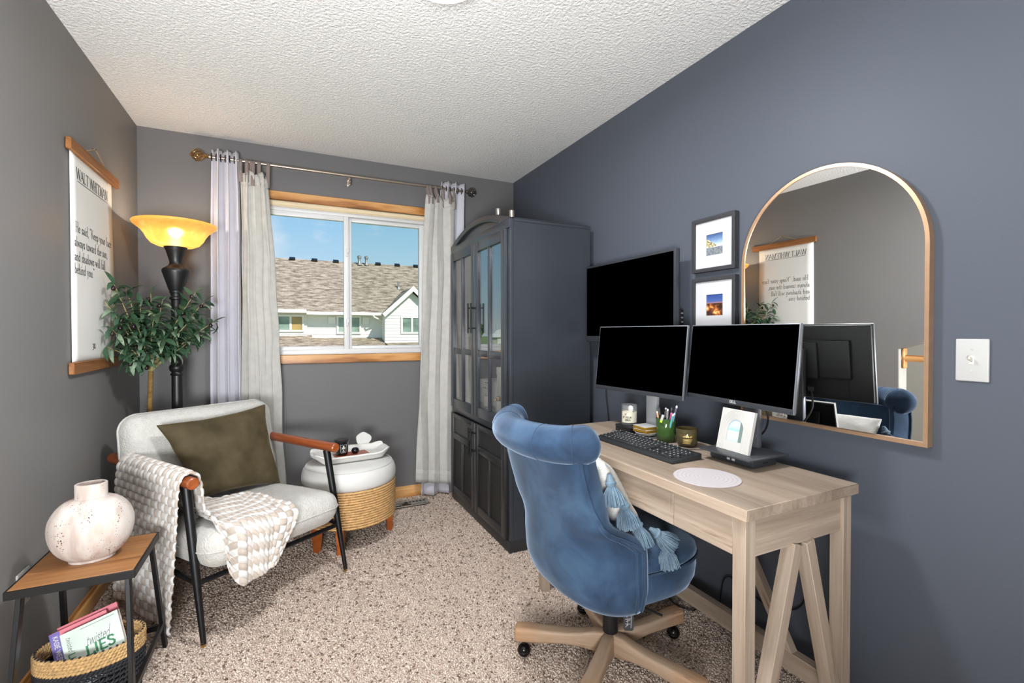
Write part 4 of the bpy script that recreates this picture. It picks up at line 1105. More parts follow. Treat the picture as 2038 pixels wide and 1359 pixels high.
for k, hgt in enumerate((.085, .037, .034)):
    t = thing('book', bl[k], 'book', T(1.3, 2.88, z), 'white books in the cabinet')
    x0, x1, y0, y1 = 1.198 + .004 * k, 1.40, 2.728 + .006 * k, 3.040 - .004 * k
    bm = NB(); a_mm(bm, (x0, y0, z), (x1, y1, z + .003), .001); a_mm(bm, (x0, y0, z + hgt - .003), (x1, y1, z + hgt), .001); a_mm(bm, (x0, y0, z + .003), (x0 + .003, y1, z + hgt - .003)); obj('cover', bm, M_whbox, t)
    bm = NB(); a_mm(bm, (x0 + .003, y0 + .004, z + .003), (x1 - .004, y1 - .004, z + hgt - .003)); obj('page_block', bm, M_page, t)
    if k:
        bm = NB(); [a_mm(bm, (x0 - .0006, 2.80 + q * .032 + .008 * k, z + hgt * .40), (x0, 2.80 + q * .032 + .008 * k + (.020 if (q + k) % 3 else .012), z + hgt * .56)) for q in range(6 - k)]; obj('spine_print', bm, M_ink2, t)
    z += hgt + .0005
M_conc = plain('pale concrete', S(176, 170, 160), .9, var=.1, vs=30, bump=.3, bs=120)
for (x, y, r, h, lb) in ((1.165, 2.800, .025, .066, 'pale concrete pot in the cabinet in front of the white books'), (1.158, 2.572, .030, .066, 'pale concrete pot in the cabinet holding the gold ornament')):
    bm = NB(); a_lathe(bm, [(0, 0), (r * .92, 0), (r, .006), (r, h), (r * .8, h), (r * .78, h - .03), (0, h - .03)], 24); o = obj('concrete_pot', bm, M_conc, None, T(x, y, SZ)); tag(o, lb, 'pot')
M_goldleaf = plain('gold leaf', S(196, 160, 100), .3, .9)
bm = NB()
for k in range(12):
    a = k * 2.4; r = .003 + .0022 * k
    a_sphere(bm, .012, T(1.160 + r * math.cos(a), 2.582 + 1.5 * r * math.sin(a), SZ + .066 + .007 * math.sin(k * 1.3) + .0085) @ RX(a) @ RY(k), 8, 5, (1.0, .35, .7))
o = obj('gold_ornament', bm, M_goldleaf); tag(o, 'crumpled gold leaf ornament on the concrete pot in the cabinet', 'ornament')

# ------------------------------------------------------------------ armchair (local: x across, y to the back)
AF = Matrix.Translation((-.298, 2.141, 0)) @ RZ(math.atan2(.551, .835))
M_boucle = fabric('ivory boucle', S(188, 186, 180), S(200, 198, 193), .95, 130, sheen=.3, var_scale=40, bump=.9, bd=.005)
M_armwood = wood('chestnut arm wood', [(.25, S(104, 48, 22)), (.5, S(146, 76, 40)), (.75, S(170, 98, 58))], 24, .06, .3, .45)
ac = thing('armchair', 'ivory boucle armchair with chestnut round arms and slim black legs', 'armchair', AF)
for nm, p0, p1, r0, r1 in (('leg', (0, 0, .012), (.004, .134, .606), .0095, .0185), ('leg', (.672, 0, .012), (.666, .134, .606), .0095, .0185), ('leg', (-.015, .735, .012), (.004, .735, .606), .0095, .0185), ('leg', (.687, .735, .012), (.668, .735, .606), .0095, .0185)):
    p0, p1 = Vector(p0), Vector(p1)
    bm = NB(); a_tube(bm, [p0, p0.lerp(p1, .5), p1], [r0, (r0 + r1) / 2 + .002, r1], 16); lg = obj(nm, bm, M_blackmetal, ac, AF)
    bm = NB(); a_tube(bm, [p0 - Vector((0, 0, .012)), p0 + (p1 - p0) * .012], [.008, .0098], 12); obj('ferrule', bm, M_brass, lg, AF, label='brass foot tip')
for x in (.0, .67):
    bm = NB()
    n = 12
    a_tube(bm, [(0, 0, 0), (.004, 0, 0), (.4, 0, 0), (.752, 0, 0), (.756, 0, 0)], [.019, .0235, .0235, .0235, .019], 20)
    obj('armrest', bm, M_armwood, ac, AF @ T(x, .065, .624) @ RZ(PI / 2))
for p0, p1 in (((0.0, .052, .232), (.672, .052, .232)), ((.0, .05, .236), (-.005, .735, .236)), ((.672, .05, .236), (.680, .735, .236)), ((-.005, .735, .24), (.68, .735, .24)), ((.0, .735, .5), (.672, .735, .5))):
    bm = NB(); a_tube(bm, [p0, p1], .0105, 12); obj('rail', bm, M_blackmetal, ac, AF)
def cushion(name, sx, sy, sz, M, mat, parent, p=3.4, seam=True, puff=.02, n=28, seed=0.0, nzamp=.006):
    """rounded upholstered block, centre at origin of M"""
    bm = NB()
    bmesh.ops.create_cube(bm, size=2.0)
    bmesh.ops.subdivide_edges(bm, edges=bm.edges[:], cuts=19, use_grid_fill=True)
    h = (sx / 2, sy / 2, sz / 2)
    for v in bm.verts:
        q = Vector([math.copysign(abs(c) ** .8, c) * k for c, k in zip(v.co, h)])
        core = Vector([max(-(k - p), min(k - p, c)) for c, k in zip(q, h)])
        d_ = q - core
        if d_.length > 1e-9:
            q = core + d_.normalized() * p
        ux, uy, uz = q.x / h[0], q.y / h[1], q.z / h[2]
        q.z += math.copysign(puff, uz) * (1 - min(1, abs(ux)) ** 2.5) * (1 - min(1, abs(uy)) ** 2.5) * abs(uz)
        q += v.co.normalized() * nzamp * nz(q.x * 9 + seed, q.y * 9, q.z * 9 + seed)
        v.co = q
    o = obj(name, bm, mat, parent, M, angle=180)
    subsurf(o, 1)
    return o
seatM = AF @ T(.325, .335, .330) @ RX(-.075)
st = cushion('seat', .640, .73, .160, seatM, M_boucle, ac, .078, puff=.014)
backM = AF @ T(.338, .672, .588) @ RX(-.20)
bk = cushion('backrest', .715, .16, .495, backM, M_boucle, ac, .079, puff=.0)
def seam_loop(sx, sy, r, z=0.0, n=10):
    pts = []
    for cx_, cy_, a0 in ((1, 1, 0), (-1, 1, 1), (-1, -1, 2), (1, -1, 3)):
        for k in range(n):
            a = (a0 + k / (n - 1)) * PI / 2
            pts.append((cx_ * (sx / 2 - r) + r * math.cos(a), cy_ * (sy / 2 - r) + r * math.sin(a), z))
    return pts
bm = NB(); a_tube(bm, seam_loop(.641, .731, .08), .0026, 6, closed=True); obj('seam', bm, M_boucle, st, seatM)
bm = NB(); a_tube(bm, [(x, z * 1.0, 0) for x, z, _ in seam_loop(.716, .496, .08)], .004, 6, closed=True); obj('seam', bm, M_boucle, bk, backM @ RX(PI / 2))

# olive velvet pillow
def pillow_mesh(quad, thick, mat, name, parent=None, F=I4, n=34, seed=0.0, wr=.008, pinch=.06, Mw=I4):
    """quad: 4 corners (bl, br, tr, tl); puffed both sides"""
    a, b, c, d = [Vector(p) for p in quad]
    N = (b - a).cross(d - a).normalized()
    bm = NB()
    grid = {}
    for side in (1, -1):
        for i in range(n + 1):
            for j in range(n + 1):
                edge = i in (0, n) or j in (0, n)
                if side < 0 and edge: grid[(side, i, j)] = grid[(1, i, j)]; continue
                u, v = i / n, j / n
                x, y = 2 * u - 1, 2 * v - 1
                # sides draw in towards the middle
                uu = u - pinch * x * (1 - y * y) * .5 * abs(x); vv = v - pinch * y * (1 - x * x) * .5 * abs(y)
                p = (a * (1 - uu) + b * uu) * (1 - vv) + (d * (1 - uu) + c * uu) * vv
                h = ((1 - abs(x) ** 2.4) * (1 - abs(y) ** 2.4)) ** .48 * thick / 2
                wn_ = wr * nz(x * 2.2 + seed, y * 2.2, side * 3.0) + .5 * wr * nz(x * 5 + seed, y * 5, side)
                wn_ += .6 * wr * math.sin(9 * (x * y) + 3 * nz(x * 2, y * 2, seed)) * (abs(x * y) ** .7)
                if not edge: p = p + N * (side * h + wn_)
                grid[(side, i, j)] = bm.verts.new(p)
        for i in range(n):
            for j in range(n):
                f = [grid[(side, i, j)], grid[(side, i + 1, j)], grid[(side, i + 1, j + 1)], grid[(side, i, j + 1)]]
                bm.faces.new(f if side > 0 else list(reversed(f)))
    o = obj(name, bm, mat, parent, F, angle=180)
    subsurf(o, 1)
    edge = [grid for grid in ()]
    return o
M_olivev = fabric('olive velvet', S(58, 50, 33), S(82, 72, 51), .75, 600, sheen=.7, sheen_rough=.35, var_scale=7, bump=.1, tint=S(150, 136, 108))
pq = [(.165, .415, .440), (.590, .405, .405), (.598, .560, .828), (.066, .560, .797)]
o = pillow_mesh(pq, .15, M_olivev, 'throw_pillow', None, AF, seed=2.0, wr=.012, pinch=.10)
tag(o, 'square olive green velvet pillow leaning on the ivory armchair back', 'pillow')

# checked throw blanket
def blanket_mat():
    t = MT('checked plush')
    u = t.n('ShaderNodeUVMap', uv_map='uv'); sp = t.n('ShaderNodeSeparateXYZ'); t.l(u.outputs[0], sp.inputs[0])
    fx = t.math('FLOOR', sp.outputs[0]); fy = t.math('FLOOR', sp.outputs[1])
    par = t.math('MODULO', t.math('ADD', t.math('ADD', fx, fy), 400.0), 2.0)
    cmb = t.n('ShaderNodeCombineXYZ'); t.l(fx, cmb.inputs[0]); t.l(fy, cmb.inputs[1])
    wnz = t.n('ShaderNodeTexWhiteNoise', noise_dimensions='2D'); t.l(cmb.outputs[0], wnz.inputs['Vector'])
    be = t.ramp(wnz.outputs[0], [(0, S(182, 165, 150)), (1, S(204, 190, 177))])
    c = t.mix(par, be, S(230, 228, 225))
    fz = t.noise(t.co(), 420, 3, .7)
    c = t.mix(.18, c, t.ramp(fz, [(.3, S(170, 156, 144)), (.7, S(255, 253, 250))]))
    t.bump(fz, .8, .003)
    return t.set(c, 1.0, 0, .1, **{'Sheen Weight': .35})
M_blanket = blanket_mat()
CP = [(-.050, .040), (-.046, .30), (-.040, .56), (-.032, .630), (-.014, .655), (.008, .658), (.030, .645), (.042, .60), (.052, .50), (.072, .452), (.11, .443), (.36, .437)]
cl = [0.0]
for p, q in zip(CP[:-1], CP[1:]): cl.append(cl[-1] + math.hypot(q[0] - p[0], q[1] - p[1]))
CA = cl[-1]; cu = [p[0] for p in CP]; cz = [p[1] for p in CP]
A_seat = cl[9]
def seat_path(s):
    """path from the back of the seat to the front edge and down: returns v, z offset"""
    # starts at v=.62, reaches the front edge at s=.655, then falls
    k = .645
    if s < k: return .62 - s, -.008 * sstep(.45, .645, s) + .055 * (.62 - s) * -.6
    r = .045; a = (s - k) / r
    if a < PI / 2: return .62 - k - r * math.sin(a), -.008 - r * (1 - math.cos(a))
    return .62 - k - r - .004, -.008 - r - (s - k - r * PI / 2)
def blanket_pt(u, v):
    a = u * CA
    x = interp(cl, cu, a); z = interp(cl, cz, a)
    w = sstep(cl[8], cl[8] + .09, a)          # outer/arm part -> seat part
    # along the chair, from the back (v=0) to the front (v=1)
    vo = lerp(.655 - .03 * sstep(.2, 0, u), .098 + .035 * sstep(.35, .0, u), v)
    k = (a - A_seat) / (CA - A_seat)
    s0 = lerp(.08, .30, sstep(0, .8, max(0, k)))
    s1 = lerp(.53, .905, sstep(-.12, .05, k)) - .045 * max(0, k) 
    s = lerp(s0, s1, v)
    if a < cl[8]:
        yy = vo; dz = 0
    else:
        pv, dz = seat_path(s)
        yy = lerp(vo, pv, w); dz *= w
        # the hanging front narrows towards its hem
        if s > .69:
            x = x - (s - .69) * .62 * sstep(.25, 1.0, k) * max(0, k)
    zz = z + dz
    # folds of the outer fall
    ff = sstep(cl[3], 0, a)
    x += -.016 * ff * (math.sin(v * 13 + 1.2 + .6 * nz(v * 4, a * 3)) * .5 + .5) + .006 * ff
    zz += .045 * ff * ff * (nz(v * 3.1, 7.0)) * sstep(cl[2], 0, a)
    yy += .012 * ff * math.sin(a * 7 + v * 4)
    # wrinkles on the seat
    zz += w * (.010 * abs(math.sin(6 * k + 9 * v + nz(k * 3, v * 3))) * (1 if s < .66 else .2) + .006)
    yy -= w * .010 * abs(math.sin(k * 9 + 1)) * (1 if s > .66 else 0)
    return Vector((x, yy, zz))
CU, CV = .033, .029
def bl_len_v(): return .62
bm = NB()
NU, NV = 250, 150
base = [[blanket_pt(i / NU, j / NV) for j in range(NV + 1)] for i in range(NU + 1)]
lay = bm.loops.layers.uv.new('uv')
# arclength coordinates for the check
ua = [0.0]
for i in range(NU): ua.append(ua[-1] + (base[i + 1][40] - base[i][40]).length)
va = [[0.0] for _ in range(NU + 1)]
for i in range(NU + 1):
    for j in range(NV): va[i].append(va[i][-1] + (base[i][j + 1] - base[i][j]).length)
BV = [[None] * (NV + 1) for _ in range(NU + 1)]
UVS = [[None] * (NV + 1) for _ in range(NU + 1)]
for i in range(NU + 1):
    for j in range(NV + 1):
        p = base[i][j]
        du = base[min(i + 1, NU)][j] - base[max(i - 1, 0)][j]; dv = base[i][min(j + 1, NV)] - base[i][max(j - 1, 0)]
        nn_ = du.cross(dv)
        if nn_.length > 1e-9: nn_.normalize()
        if nn_.z < 0 and i > NU * .55: pass
        U, V_ = ua[i] / CU, va[i][j] / CV
        hb = (abs(math.sin(PI * U)) ** .5) * (abs(math.sin(PI * (V_ ))) ** .5)
        p = p - nn_ * ((.0095 * hb))
        BV[i][j] = bm.verts.new(p); UVS[i][j] = (U, V_)
for i in range(NU):
    for j in range(NV):
        f = bm.faces.new((BV[i][j], BV[i][j + 1], BV[i + 1][j + 1], BV[i + 1][j]))
        for l, (a, b) in zip(f.loops, ((i, j), (i, j + 1), (i + 1, j + 1), (i + 1, j))): l[lay].uv = UVS[a][b]
o = obj('throw_blanket', bm, M_blanket, None, AF, angle=180); solidify(o, .009, 0)
tag(o, 'plush white and beige checked throw draped over the armchair arm and seat', 'blanket')

# ------------------------------------------------------------------ ottoman
OX, OY, OR = .334, 2.931, .262
M_rope = plain('seagrass rope', S(196, 156, 104), .85, var=.22, vs=60, bump=.5, bs=220, bd=.002)
M_pu = fabric('white faux leather', S(206, 205, 202), S(214, 213, 210), .5, 300, var_scale=4, bump=.08, spec=.4)
M_leg2 = wood('reddish wooden leg', [(.25, S(126, 58, 22)), (.5, S(176, 92, 40)), (.75, S(196, 112, 58))], 24, .08, .35, .45)
ot = thing('ottoman', 'round white ottoman with a rope wrapped base and short wooden legs', 'ottoman', T(OX, OY, 0))
FO = WM[ot.name]
bm = NB(); a_lathe(bm, [(0, .13), (OR - .018, .13), (OR - .016, .345), (0, .345)], 56); obj('drum', bm, plain('drum liner', S(92, 66, 38), .9), ot, FO)
nrope = 15
for k in range(nrope):
    z = .140 + k * (.205 / nrope) + .0065
    bm = NB()
    n = 200; m = 9
    rows = []
    for i in range(n):
        a = 2 * PI * i / n
        R_ = OR - .006 + .0015 * nz(a * 3, k * 2.2)
        zz = z + .0018 * nz(a * 4, k)
        row = []
        for q in range(m):
            th = 2 * PI * q / m
            rr = .0068 * (1 + .16 * math.cos(3 * th - a * 60 + k))
            row.append(bm.verts.new((math.cos(a) * (R_ + rr * math.cos(th)), math.sin(a) * (R_ + rr * math.cos(th)), zz + rr * 1.03 * math.sin(th))))
        rows.append(row)
    for i in range(n):
        j = (i + 1) % n
        for q in range(m):
            q2 = (q + 1) % m
            bm.faces.new((rows[i][q], rows[j][q], rows[j][q2], rows[i][q2]))
    bmesh.ops.recalc_face_normals(bm, faces=bm.faces)
    obj('rope', bm, M_rope, ot, FO, angle=80)
bm = NB(); a_lathe(bm, [(0, .346), (OR - .006, .346), (OR + .001, .356), (OR + .004, .375), (OR + .003, .405), (OR - .006, .432), (OR - .026, .451), (OR - .06, .461), (OR - .12, .466), (0, .468)], 72); cu_ = obj('cushion', bm, M_pu, ot, FO, angle=60)
bm = NB(); a_tube(bm, [((OR - .019) * math.cos(2 * PI * k / 72), (OR - .019) * math.sin(2 * PI * k / 72), .447) for k in range(72)], .0028, 6, closed=True); obj('piping', bm, M_pu, cu_, FO)
for a in (.0, 1.57, 3.14 + .6, -1.9):
    r = OR - .032
    bm = NB()
    a_prism(bm, [(-.022, -.022), (.022, -.022), (.022, .022), (-.022, .022)], .14)
    for v in bm.verts:
        if v.co.z < .01: v.co.x *= .66; v.co.y *= .66
    bmesh.ops.recalc_face_normals(bm, faces=bm.faces)
    obj('leg', bm, M_leg2, ot, FO @ T(r * math.cos(a), r * math.sin(a), 0) @ RZ(a))

# tray and what lies in it
OT = .4685
M_clay = plain('chalky white ceramic', S(212, 211, 207), .7, var=.02, bump=.2, bs=40, bd=.003)
TRM = T(.340, 2.945, OT) @ RZ(.10)
bm = NB()
def tray_f(u, v):
    x, y = 2 * u - 1, 2 * v - 1
    X = x * .222; Y = y * .138
    e = max(abs(x), abs(y))
    z = .006 + .036 * sstep(.70, 1.0, abs(y)) + .038 * sstep(.70, 1.0, abs(x)) * (1 - .55 * sstep(.70, 1.0, abs(y)))
    z += .0035 * nz(x * 3.3, y * 3.3 + 2) * sstep(.8, 1, e)
    Y *= 1 - .42 * abs(x) ** 4
    X *= 1 - .06 * abs(y) ** 3
    return Vector((X, Y, max(z, .0045)))
a_grid(bm, tray_f, 36, 28); o = obj('serving_tray', bm, M_clay, None, TRM, angle=60); solidify(o, .010, 0)
tag(o, 'white ceramic tray with upturned wavy rim on top of the round ottoman', 'tray')
M_redwood = wood('reddish board', [(.25, S(112, 46, 26)), (.5, S(152, 72, 42)), (.75, S(174, 92, 58))], 30, .06, .4, .4)
o = panel('wooden_board', (-.085, -.06, .0135), (.105, .055, .0225), M_redwood, None, 'x', .002, TRM @ T(0.0, 0.006, 0) @ RZ(.06)); tag(o, 'thin reddish wooden board lying in the white tray', 'board')
BZ = .0228
t = thing('jar_candle', 'black jar candle with a flat lid and label on the reddish board', 'candle', TRM @ T(-.048, .010, BZ))
FJ = WM[t.name]
M_blkglass = plain('black glass', S(16, 14, 16), .12, 0, .6)
bm = NB(); a_lathe(bm, [(0, 0), (.030, 0), (.034, .006), (.0385, .075), (.0385, .08), (0, .08)], 32); obj('jar', bm, M_blkglass, t, FJ)
bm = NB(); a_lathe(bm, [(0, .080), (.0405, .080), (.042, .083), (.042, .089), (.039, .092), (0, .092)], 32); obj('lid', bm, plain('dark steel lid', S(54, 52, 54), .3, .5), t, FJ)
M_lblw = plain('label white ink', S(226, 222, 216), .6)
bm = NB()
def wrapF(R0, R1, zh, a0, dep=.0005):
    return lambda a, b, c: Vector(((lerp(R0, R1, b / zh) + .0006 + c) * math.cos(a0 + a / R1), (lerp(R0, R1, b / zh) + .0006 + c) * math.sin(a0 + a / R1), b))
wf = wrapF(.0335, .0385, .075, -1.95)
def patch(bm, f, a0, a1, b0, b1, n=6):
    for i in range(n):
        q = [f(lerp(a0, a1, i / n), b0, 0), f(lerp(a0, a1, (i + 1) / n), b0, 0), f(lerp(a0, a1, (i + 1) / n), b1, 0), f(lerp(a0, a1, i / n), b1, 0)]
        bm.faces.new([bm.verts.new(p) for p in q])
for (a0, a1, b0, b1) in ((0, .036, .064, .0652), (0, .0012, .018, .065), (.0348, .036, .018, .065), (0, .036, .018, .0192), (.008, .028, .046, .050), (.007, .029, .040, .0435), (.014, .022, .052, .059), (.010, .026, .024, .026), (.015, .021, .030, .036)):
    patch(bm, wf, a0, a1, b0, b1)
obj('label', bm, M_lblw, t, FJ)
o = None
bm = NB(); a_lathe(bm, [(0, 0), (.012, 0), (.021, .010), (.023, .02), (.018, .031), (.012, .0335), (.010, .029), (0, .027)], 24); o = obj('tealight_holder', bm, M_blkglass, None, TRM @ T(.028, .002, BZ)); tag(o, 'small black ball shaped tealight holder next to the black jar candle', 'candle holder')
M_selen = plain('frosted white crystal', S(206, 205, 202), .5, 0, .5, var=.04, vs=40)
bm = NB()
ol = [(.047 * math.cos(a) * (1 + .08 * math.sin(3 * a + 1)), .042 * math.sin(a) * (1 + .06 * math.cos(4 * a))) for a in np.linspace(0, 2 * PI, 26, endpoint=False)]
a_prism(bm, ol, .012); bmesh.ops.recalc_face_normals(bm, faces=bm.faces)
o = obj('crystal_slice', bm, M_selen, None, TRM @ T(.110, .146, .072) @ RX(PI / 2 - .12), angle=40); tag(o, 'pale frosted crystal disc propped on the back rim of the white tray', 'crystal')
bm = NB(); a_box(bm, (.085, .055, .0015), T(0, 0, .0), .0004); t = thing('folded_card', 'white card with blue print lying in the tray before the black jar candle', 'card', TRM @ T(-.105, -.05, .0172) @ RX(-.10) @ RZ(-.3)); obj('paper', bm, M_whbox, t, WM[t.name])
bm = NB(); a_box(bm, (.05, .012, .0004), T(.008, -.012, .001)); obj('print', bm, plain('blue print', S(70, 96, 150), .6), t, WM[t.name])
# ------------------------------------------------------------------ side table, vase, basket, books
SX0, SX1, SY0, SY1, SZT = -.742, -.437, 1.842, 2.158, .470
M_stwood = wood('walnut toned table top', [(.25, S(104, 66, 34)), (.45, S(142, 96, 56)), (.62, S(162, 114, 70)), (.8, S(178, 132, 88))], 22, .05, .42, .35, rings=0, grain_dark=S(96, 58, 28))
st_ = thing('side_table', 'small square side table with a brown wood top and black steel legs', 'side table', T((SX0 + SX1) / 2, (SY0 + SY1) / 2, 0))
panel('top', (SX0 + .006, SY0 + .006, SZT - .016), (SX1 - .006, SY1 - .006, SZT), M_stwood, st_, 'x', .0015)
for nm, a, b, g in (('edge_band', (SX0, SY0, SZT - .026), (SX1, SY0 + .006, SZT - .001), 'x'), ('edge_band', (SX0, SY1 - .006, SZT - .026), (SX1, SY1, SZT - .001), 'x'), ('edge_band', (SX0, SY0 + .006, SZT - .026), (SX0 + .006, SY1 - .006, SZT - .001), 'y'), ('edge_band', (SX1 - .006, SY0 + .006, SZT - .026), (SX1, SY1 - .006, SZT - .001), 'y')):
    panel(nm, a, b, M_blackmetal, st_, g, .0008)
LT = {}
for ix, x in ((0, SX0 + .03), (1, SX1 - .022)):
    for iy, y in ((0, SY0 + .022), (1, SY1 - .022)):
        tp_ = Vector((x, y, SZT - .024)); bt = Vector((x + (-.012 if ix == 0 else .026), y + (-.075 if iy == 0 else .075), .0))
        LT[(ix, iy)] = (tp_, bt)
        beam('leg', bt, tp_, .026, .013 if True else 0, M_blackmetal, st_, .0015, up=(1, 0, 0))
def on(l, z): 
    a, b = LT[l]; return b.lerp(a, z / a.z)
for a, b in (((0, 0), (1, 0)), ((0, 1), (1, 1)), ((0, 0), (0, 1)), ((1, 0), (1, 1))):
    zz = .088 if a[1] == b[1] else .098
    beam('stretcher', on(a, zz), on(b, zz), .012, .022, M_blackmetal, st_, .001)
# vase: flattened round body, oval neck, small foot
def trav():
    t = MT('pitted blush travertine')
    v = t.co()
    base = t.ramp(t.noise(t.co('Object', (26, 26, 5)), 1.0, 3, .5), [(.38, S(174, 160, 152)), (.5, S(190, 180, 173)), (.66, S(198, 191, 186))])
    blush = t.ramp(t.noise(t.co('Object', (14, 14, 8)), 1.0, 3), [(.56, (0, 0, 0, 1)), (.72, (1, 1, 1, 1))])
    c = t.mix(t.math('MULTIPLY', blush, .5), base, S(184, 144, 124))
    vo = t.n('ShaderNodeTexVoronoi'); vo.inputs['Scale'].default_value = 165; vo.inputs['Randomness'].default_value = 1; t.l(v, vo.inputs['Vector'])
    dens = t.noise(t.co('Object', (22, 22, 10)), 1.0, 3, .6)
    pit = t.math('LESS_THAN', vo.outputs['Distance'], t.math('MULTIPLY', t.ramp(dens, [(.46, (0, 0, 0, 1)), (.74, (1, 1, 1, 1))]), .40))
    c = t.mix(pit, c, S(104, 74, 66))
    t.bump(t.math('SUBTRACT', 1.0, pit), .5, .002)
    return t.set(c, .8, 0, .2)
VF = T(-.588, 2.003, SZT + .0005) @ RZ(.06)
bm = NB()
prof = [(.0, .0), (.060, 0), (.061, .008), (.067, .0115), (.0765, .019), (.0865, .0295), (.0955, .0425), (.103, .058), (.1085, .0755), (.112, .094), (.113, .110), (.112, .127), (.1085, .1435), (.102, .159), (.093, .173), (.082, .185), (.070, .194), (.057, .2005), (.0435, .2035), (.0425, .210), (.0425, .248), (.040, .2505), (.036, .2495), (.035, .21), (.03, .19), (0, .185)]
rings = []
for r, z in prof:
    if r < 1e-6: rings.append([bm.verts.new((0, 0, z))])
    else:
        n = 120
        lob = 0.012 * sstep(.0, .03, z) * (1 - sstep(.17, .2, z))
        rings.append([bm.verts.new((r * (1 - lob * abs(math.sin(4.5 * 2 * PI * k / n))) * math.cos(2 * PI * k / n), r * .80 * (1 - lob * abs(math.sin(4.5 * 2 * PI * k / n))) * math.sin(2 * PI * k / n), z)) for k in range(n)])
for a, b in zip(rings[:-1], rings[1:]):
    n = 120
    for k in range(n):
        k2 = (k + 1) % n
        if len(a) == 1: bm.faces.new((a[0], b[k2], b[k]))
        elif len(b) == 1: bm.faces.new((a[k], a[k2], b[0]))
        else: bm.faces.new((a[k], a[k2], b[k2], b[k]))
o = obj('vase', bm, trav(), None, VF, angle=42); tag(o, 'flattened round blush vase of pitted stone standing on the side table', 'vase')

# woven basket: twined rope rows
BX, BY, BRX, BRY, BH = -.592, 2.0, .138, .098, .198
bk_ = thing('woven_basket', 'oval woven basket with tan rim and black open weave under the side table', 'basket', T(BX, BY, 0))
FB = WM[bk_.name]
M_sea = plain('tan seagrass', S(186, 152, 104), .85, var=.3, vs=90, bump=.4, bs=300)
M_blkrope = plain('black seagrass', S(34, 34, 40), .8, var=.3, vs=90, bump=.4, bs=300)
def brad(z): return .90 + .10 * sstep(0, .12, z)
def twine_row(bm, z, rr, ph, npl, off=0.0):
    """two strands twisting round each other along the oval"""
    n = 230
    for s in (0, 1):
        pts = []
        for i in range(n):
            a = 2 * PI * i / n
            w_ = a * npl + s * PI + ph
            R_ = 1 + 0.0
            dr = .0042 * math.cos(w_); dz = .0034 * math.sin(w_)
            pts.append(((BRX * brad(z) + off + dr) * math.cos(a), (BRY * brad(z) + off + dr) * math.sin(a), z + dz + .002 * nz(a * 2, z * 40)))
        a_tube(bm, pts, rr, 5, closed=True)
for k in range(5):
    bm = NB(); twine_row(bm, BH - .006 - k * .0098, .0048, k * 1.6, 36); obj('rim_row', bm, M_sea, bk_, FB, angle=80, label='tan twined row' if k == 0 else None)
for zz, rr, npl in [(.142 - k * .0095, .0042, 34) for k in range(2)] + [(.120 - k * .0170, .0030, 30) for k in range(5)] + [(.036 - k * .0095, .0044, 34) for k in range(4)]:
    bm = NB(); twine_row(bm, zz, rr, zz * 170, npl); obj('weave_row', bm, M_blkrope, bk_, FB, angle=80)
for k in range(46):
    a = 2 * PI * k / 46; bm = NB()
    a_tube(bm, [(BRX * brad(z) * math.cos(a) , BRY * brad(z) * math.sin(a), z) for z in (.006, .04, .08, .12, .15, .192)], .0024, 5)
    a = 2 * PI * (k + .5) / 46
    a_sphere(bm, .0042, T(BRX * math.cos(a), BRY * math.sin(a), BH + .001), 6, 4, (1, 1, .7))
    obj('stake', bm, M_blkrope, bk_, FB)
bm = NB(); a_lathe(bm, [(0, .004), (.88, .004), (.89, .008), (0, .008)], 40, I4, BRX, BRY); obj('bottom', bm, M_blkrope, bk_, FB)
# books standing in the basket, tilted
def book(name, label, M, wd, hg, th_, cov, spine=None):
    t = thing(name, label, 'book', M, 'books in the woven basket')
    F = M
    bm = NB(); a_mm(bm, (0, -th_ / 2, 0), (wd, -th_ / 2 + .0012, hg), .0003, 1); a_mm(bm, (0, th_ / 2 - .0012, 0), (wd, th_ / 2, hg), .0003, 1); obj('cover', bm, cov, t, F)
    bm = NB(); a_mm(bm, (-.001, -th_ / 2, 0), (.0012, th_ / 2, hg), .0005, 1); obj('spine', bm, spine or cov, t, F)
    bm = NB(); a_mm(bm, (.0012, -th_ / 2 + .0012, .002), (wd - .002, th_ / 2 - .0012, hg - .002)); obj('page_block', bm, M_page, t, F)
    return t, F
M_gcov = plain('pale grey green cover', S(204, 216, 208), .45, var=.04, vs=14)
M_pink = plain('pink cover', S(226, 122, 138), .4, var=.04)
M_purp = plain('violet cover', S(112, 100, 176), .4, var=.04)
M_grn = plain('green ink', S(46, 128, 84), .5)
M_dk = plain('dark script ink', S(60, 66, 66), .5)
# front faces -Y and is tipped back so the cover looks up at the viewer
B1 = T(-.622, 1.952, .066) @ RX(-.42) @ RY(-.30)
t1, F1 = book('paperback_book', 'pale green paperback with green capital lettering leaning in the basket', B1, .150, .180, .026, M_gcov)
ff1 = lambda x0, z0: (lambda a, b, c: Vector((x0 + a, -.013 - c - .0001, z0 + b)))
bm = NB(); a_text(bm, 'LIES', .030, ff1(.052, .082), .17, .17, False, .078); obj('lettering', bm, M_grn, t1, F1)
bm = NB(); a_text(bm, 'twisted', .036, ff1(.056, .112), .05, .035, False, .062, .5); obj('lettering', bm, M_dk, t1, F1)
bm = NB(); a_mm(bm, (.05, -.0135, .170), (.14, -.0130, .1712)); obj('caption_line', bm, M_dk, t1, F1)
sp1 = lambda x0, z0: (lambda a, b, c: Vector((x0 + b, -.013 - c - .0001, z0 - a)))
bm = NB(); a_text(bm, 'LIES', .016, sp1(.010, .112), .15, .15, False, .045); obj('lettering', bm, M_grn, t1, F1)
bm = NB(); a_text(bm, 'twisted', .016, sp1(.012, .164), .06, .04, False, .046, .4); obj('lettering', bm, M_dk, t1, F1)
B2 = T(-.662, 1.985, .060) @ RX(-.42) @ RY(-.30)
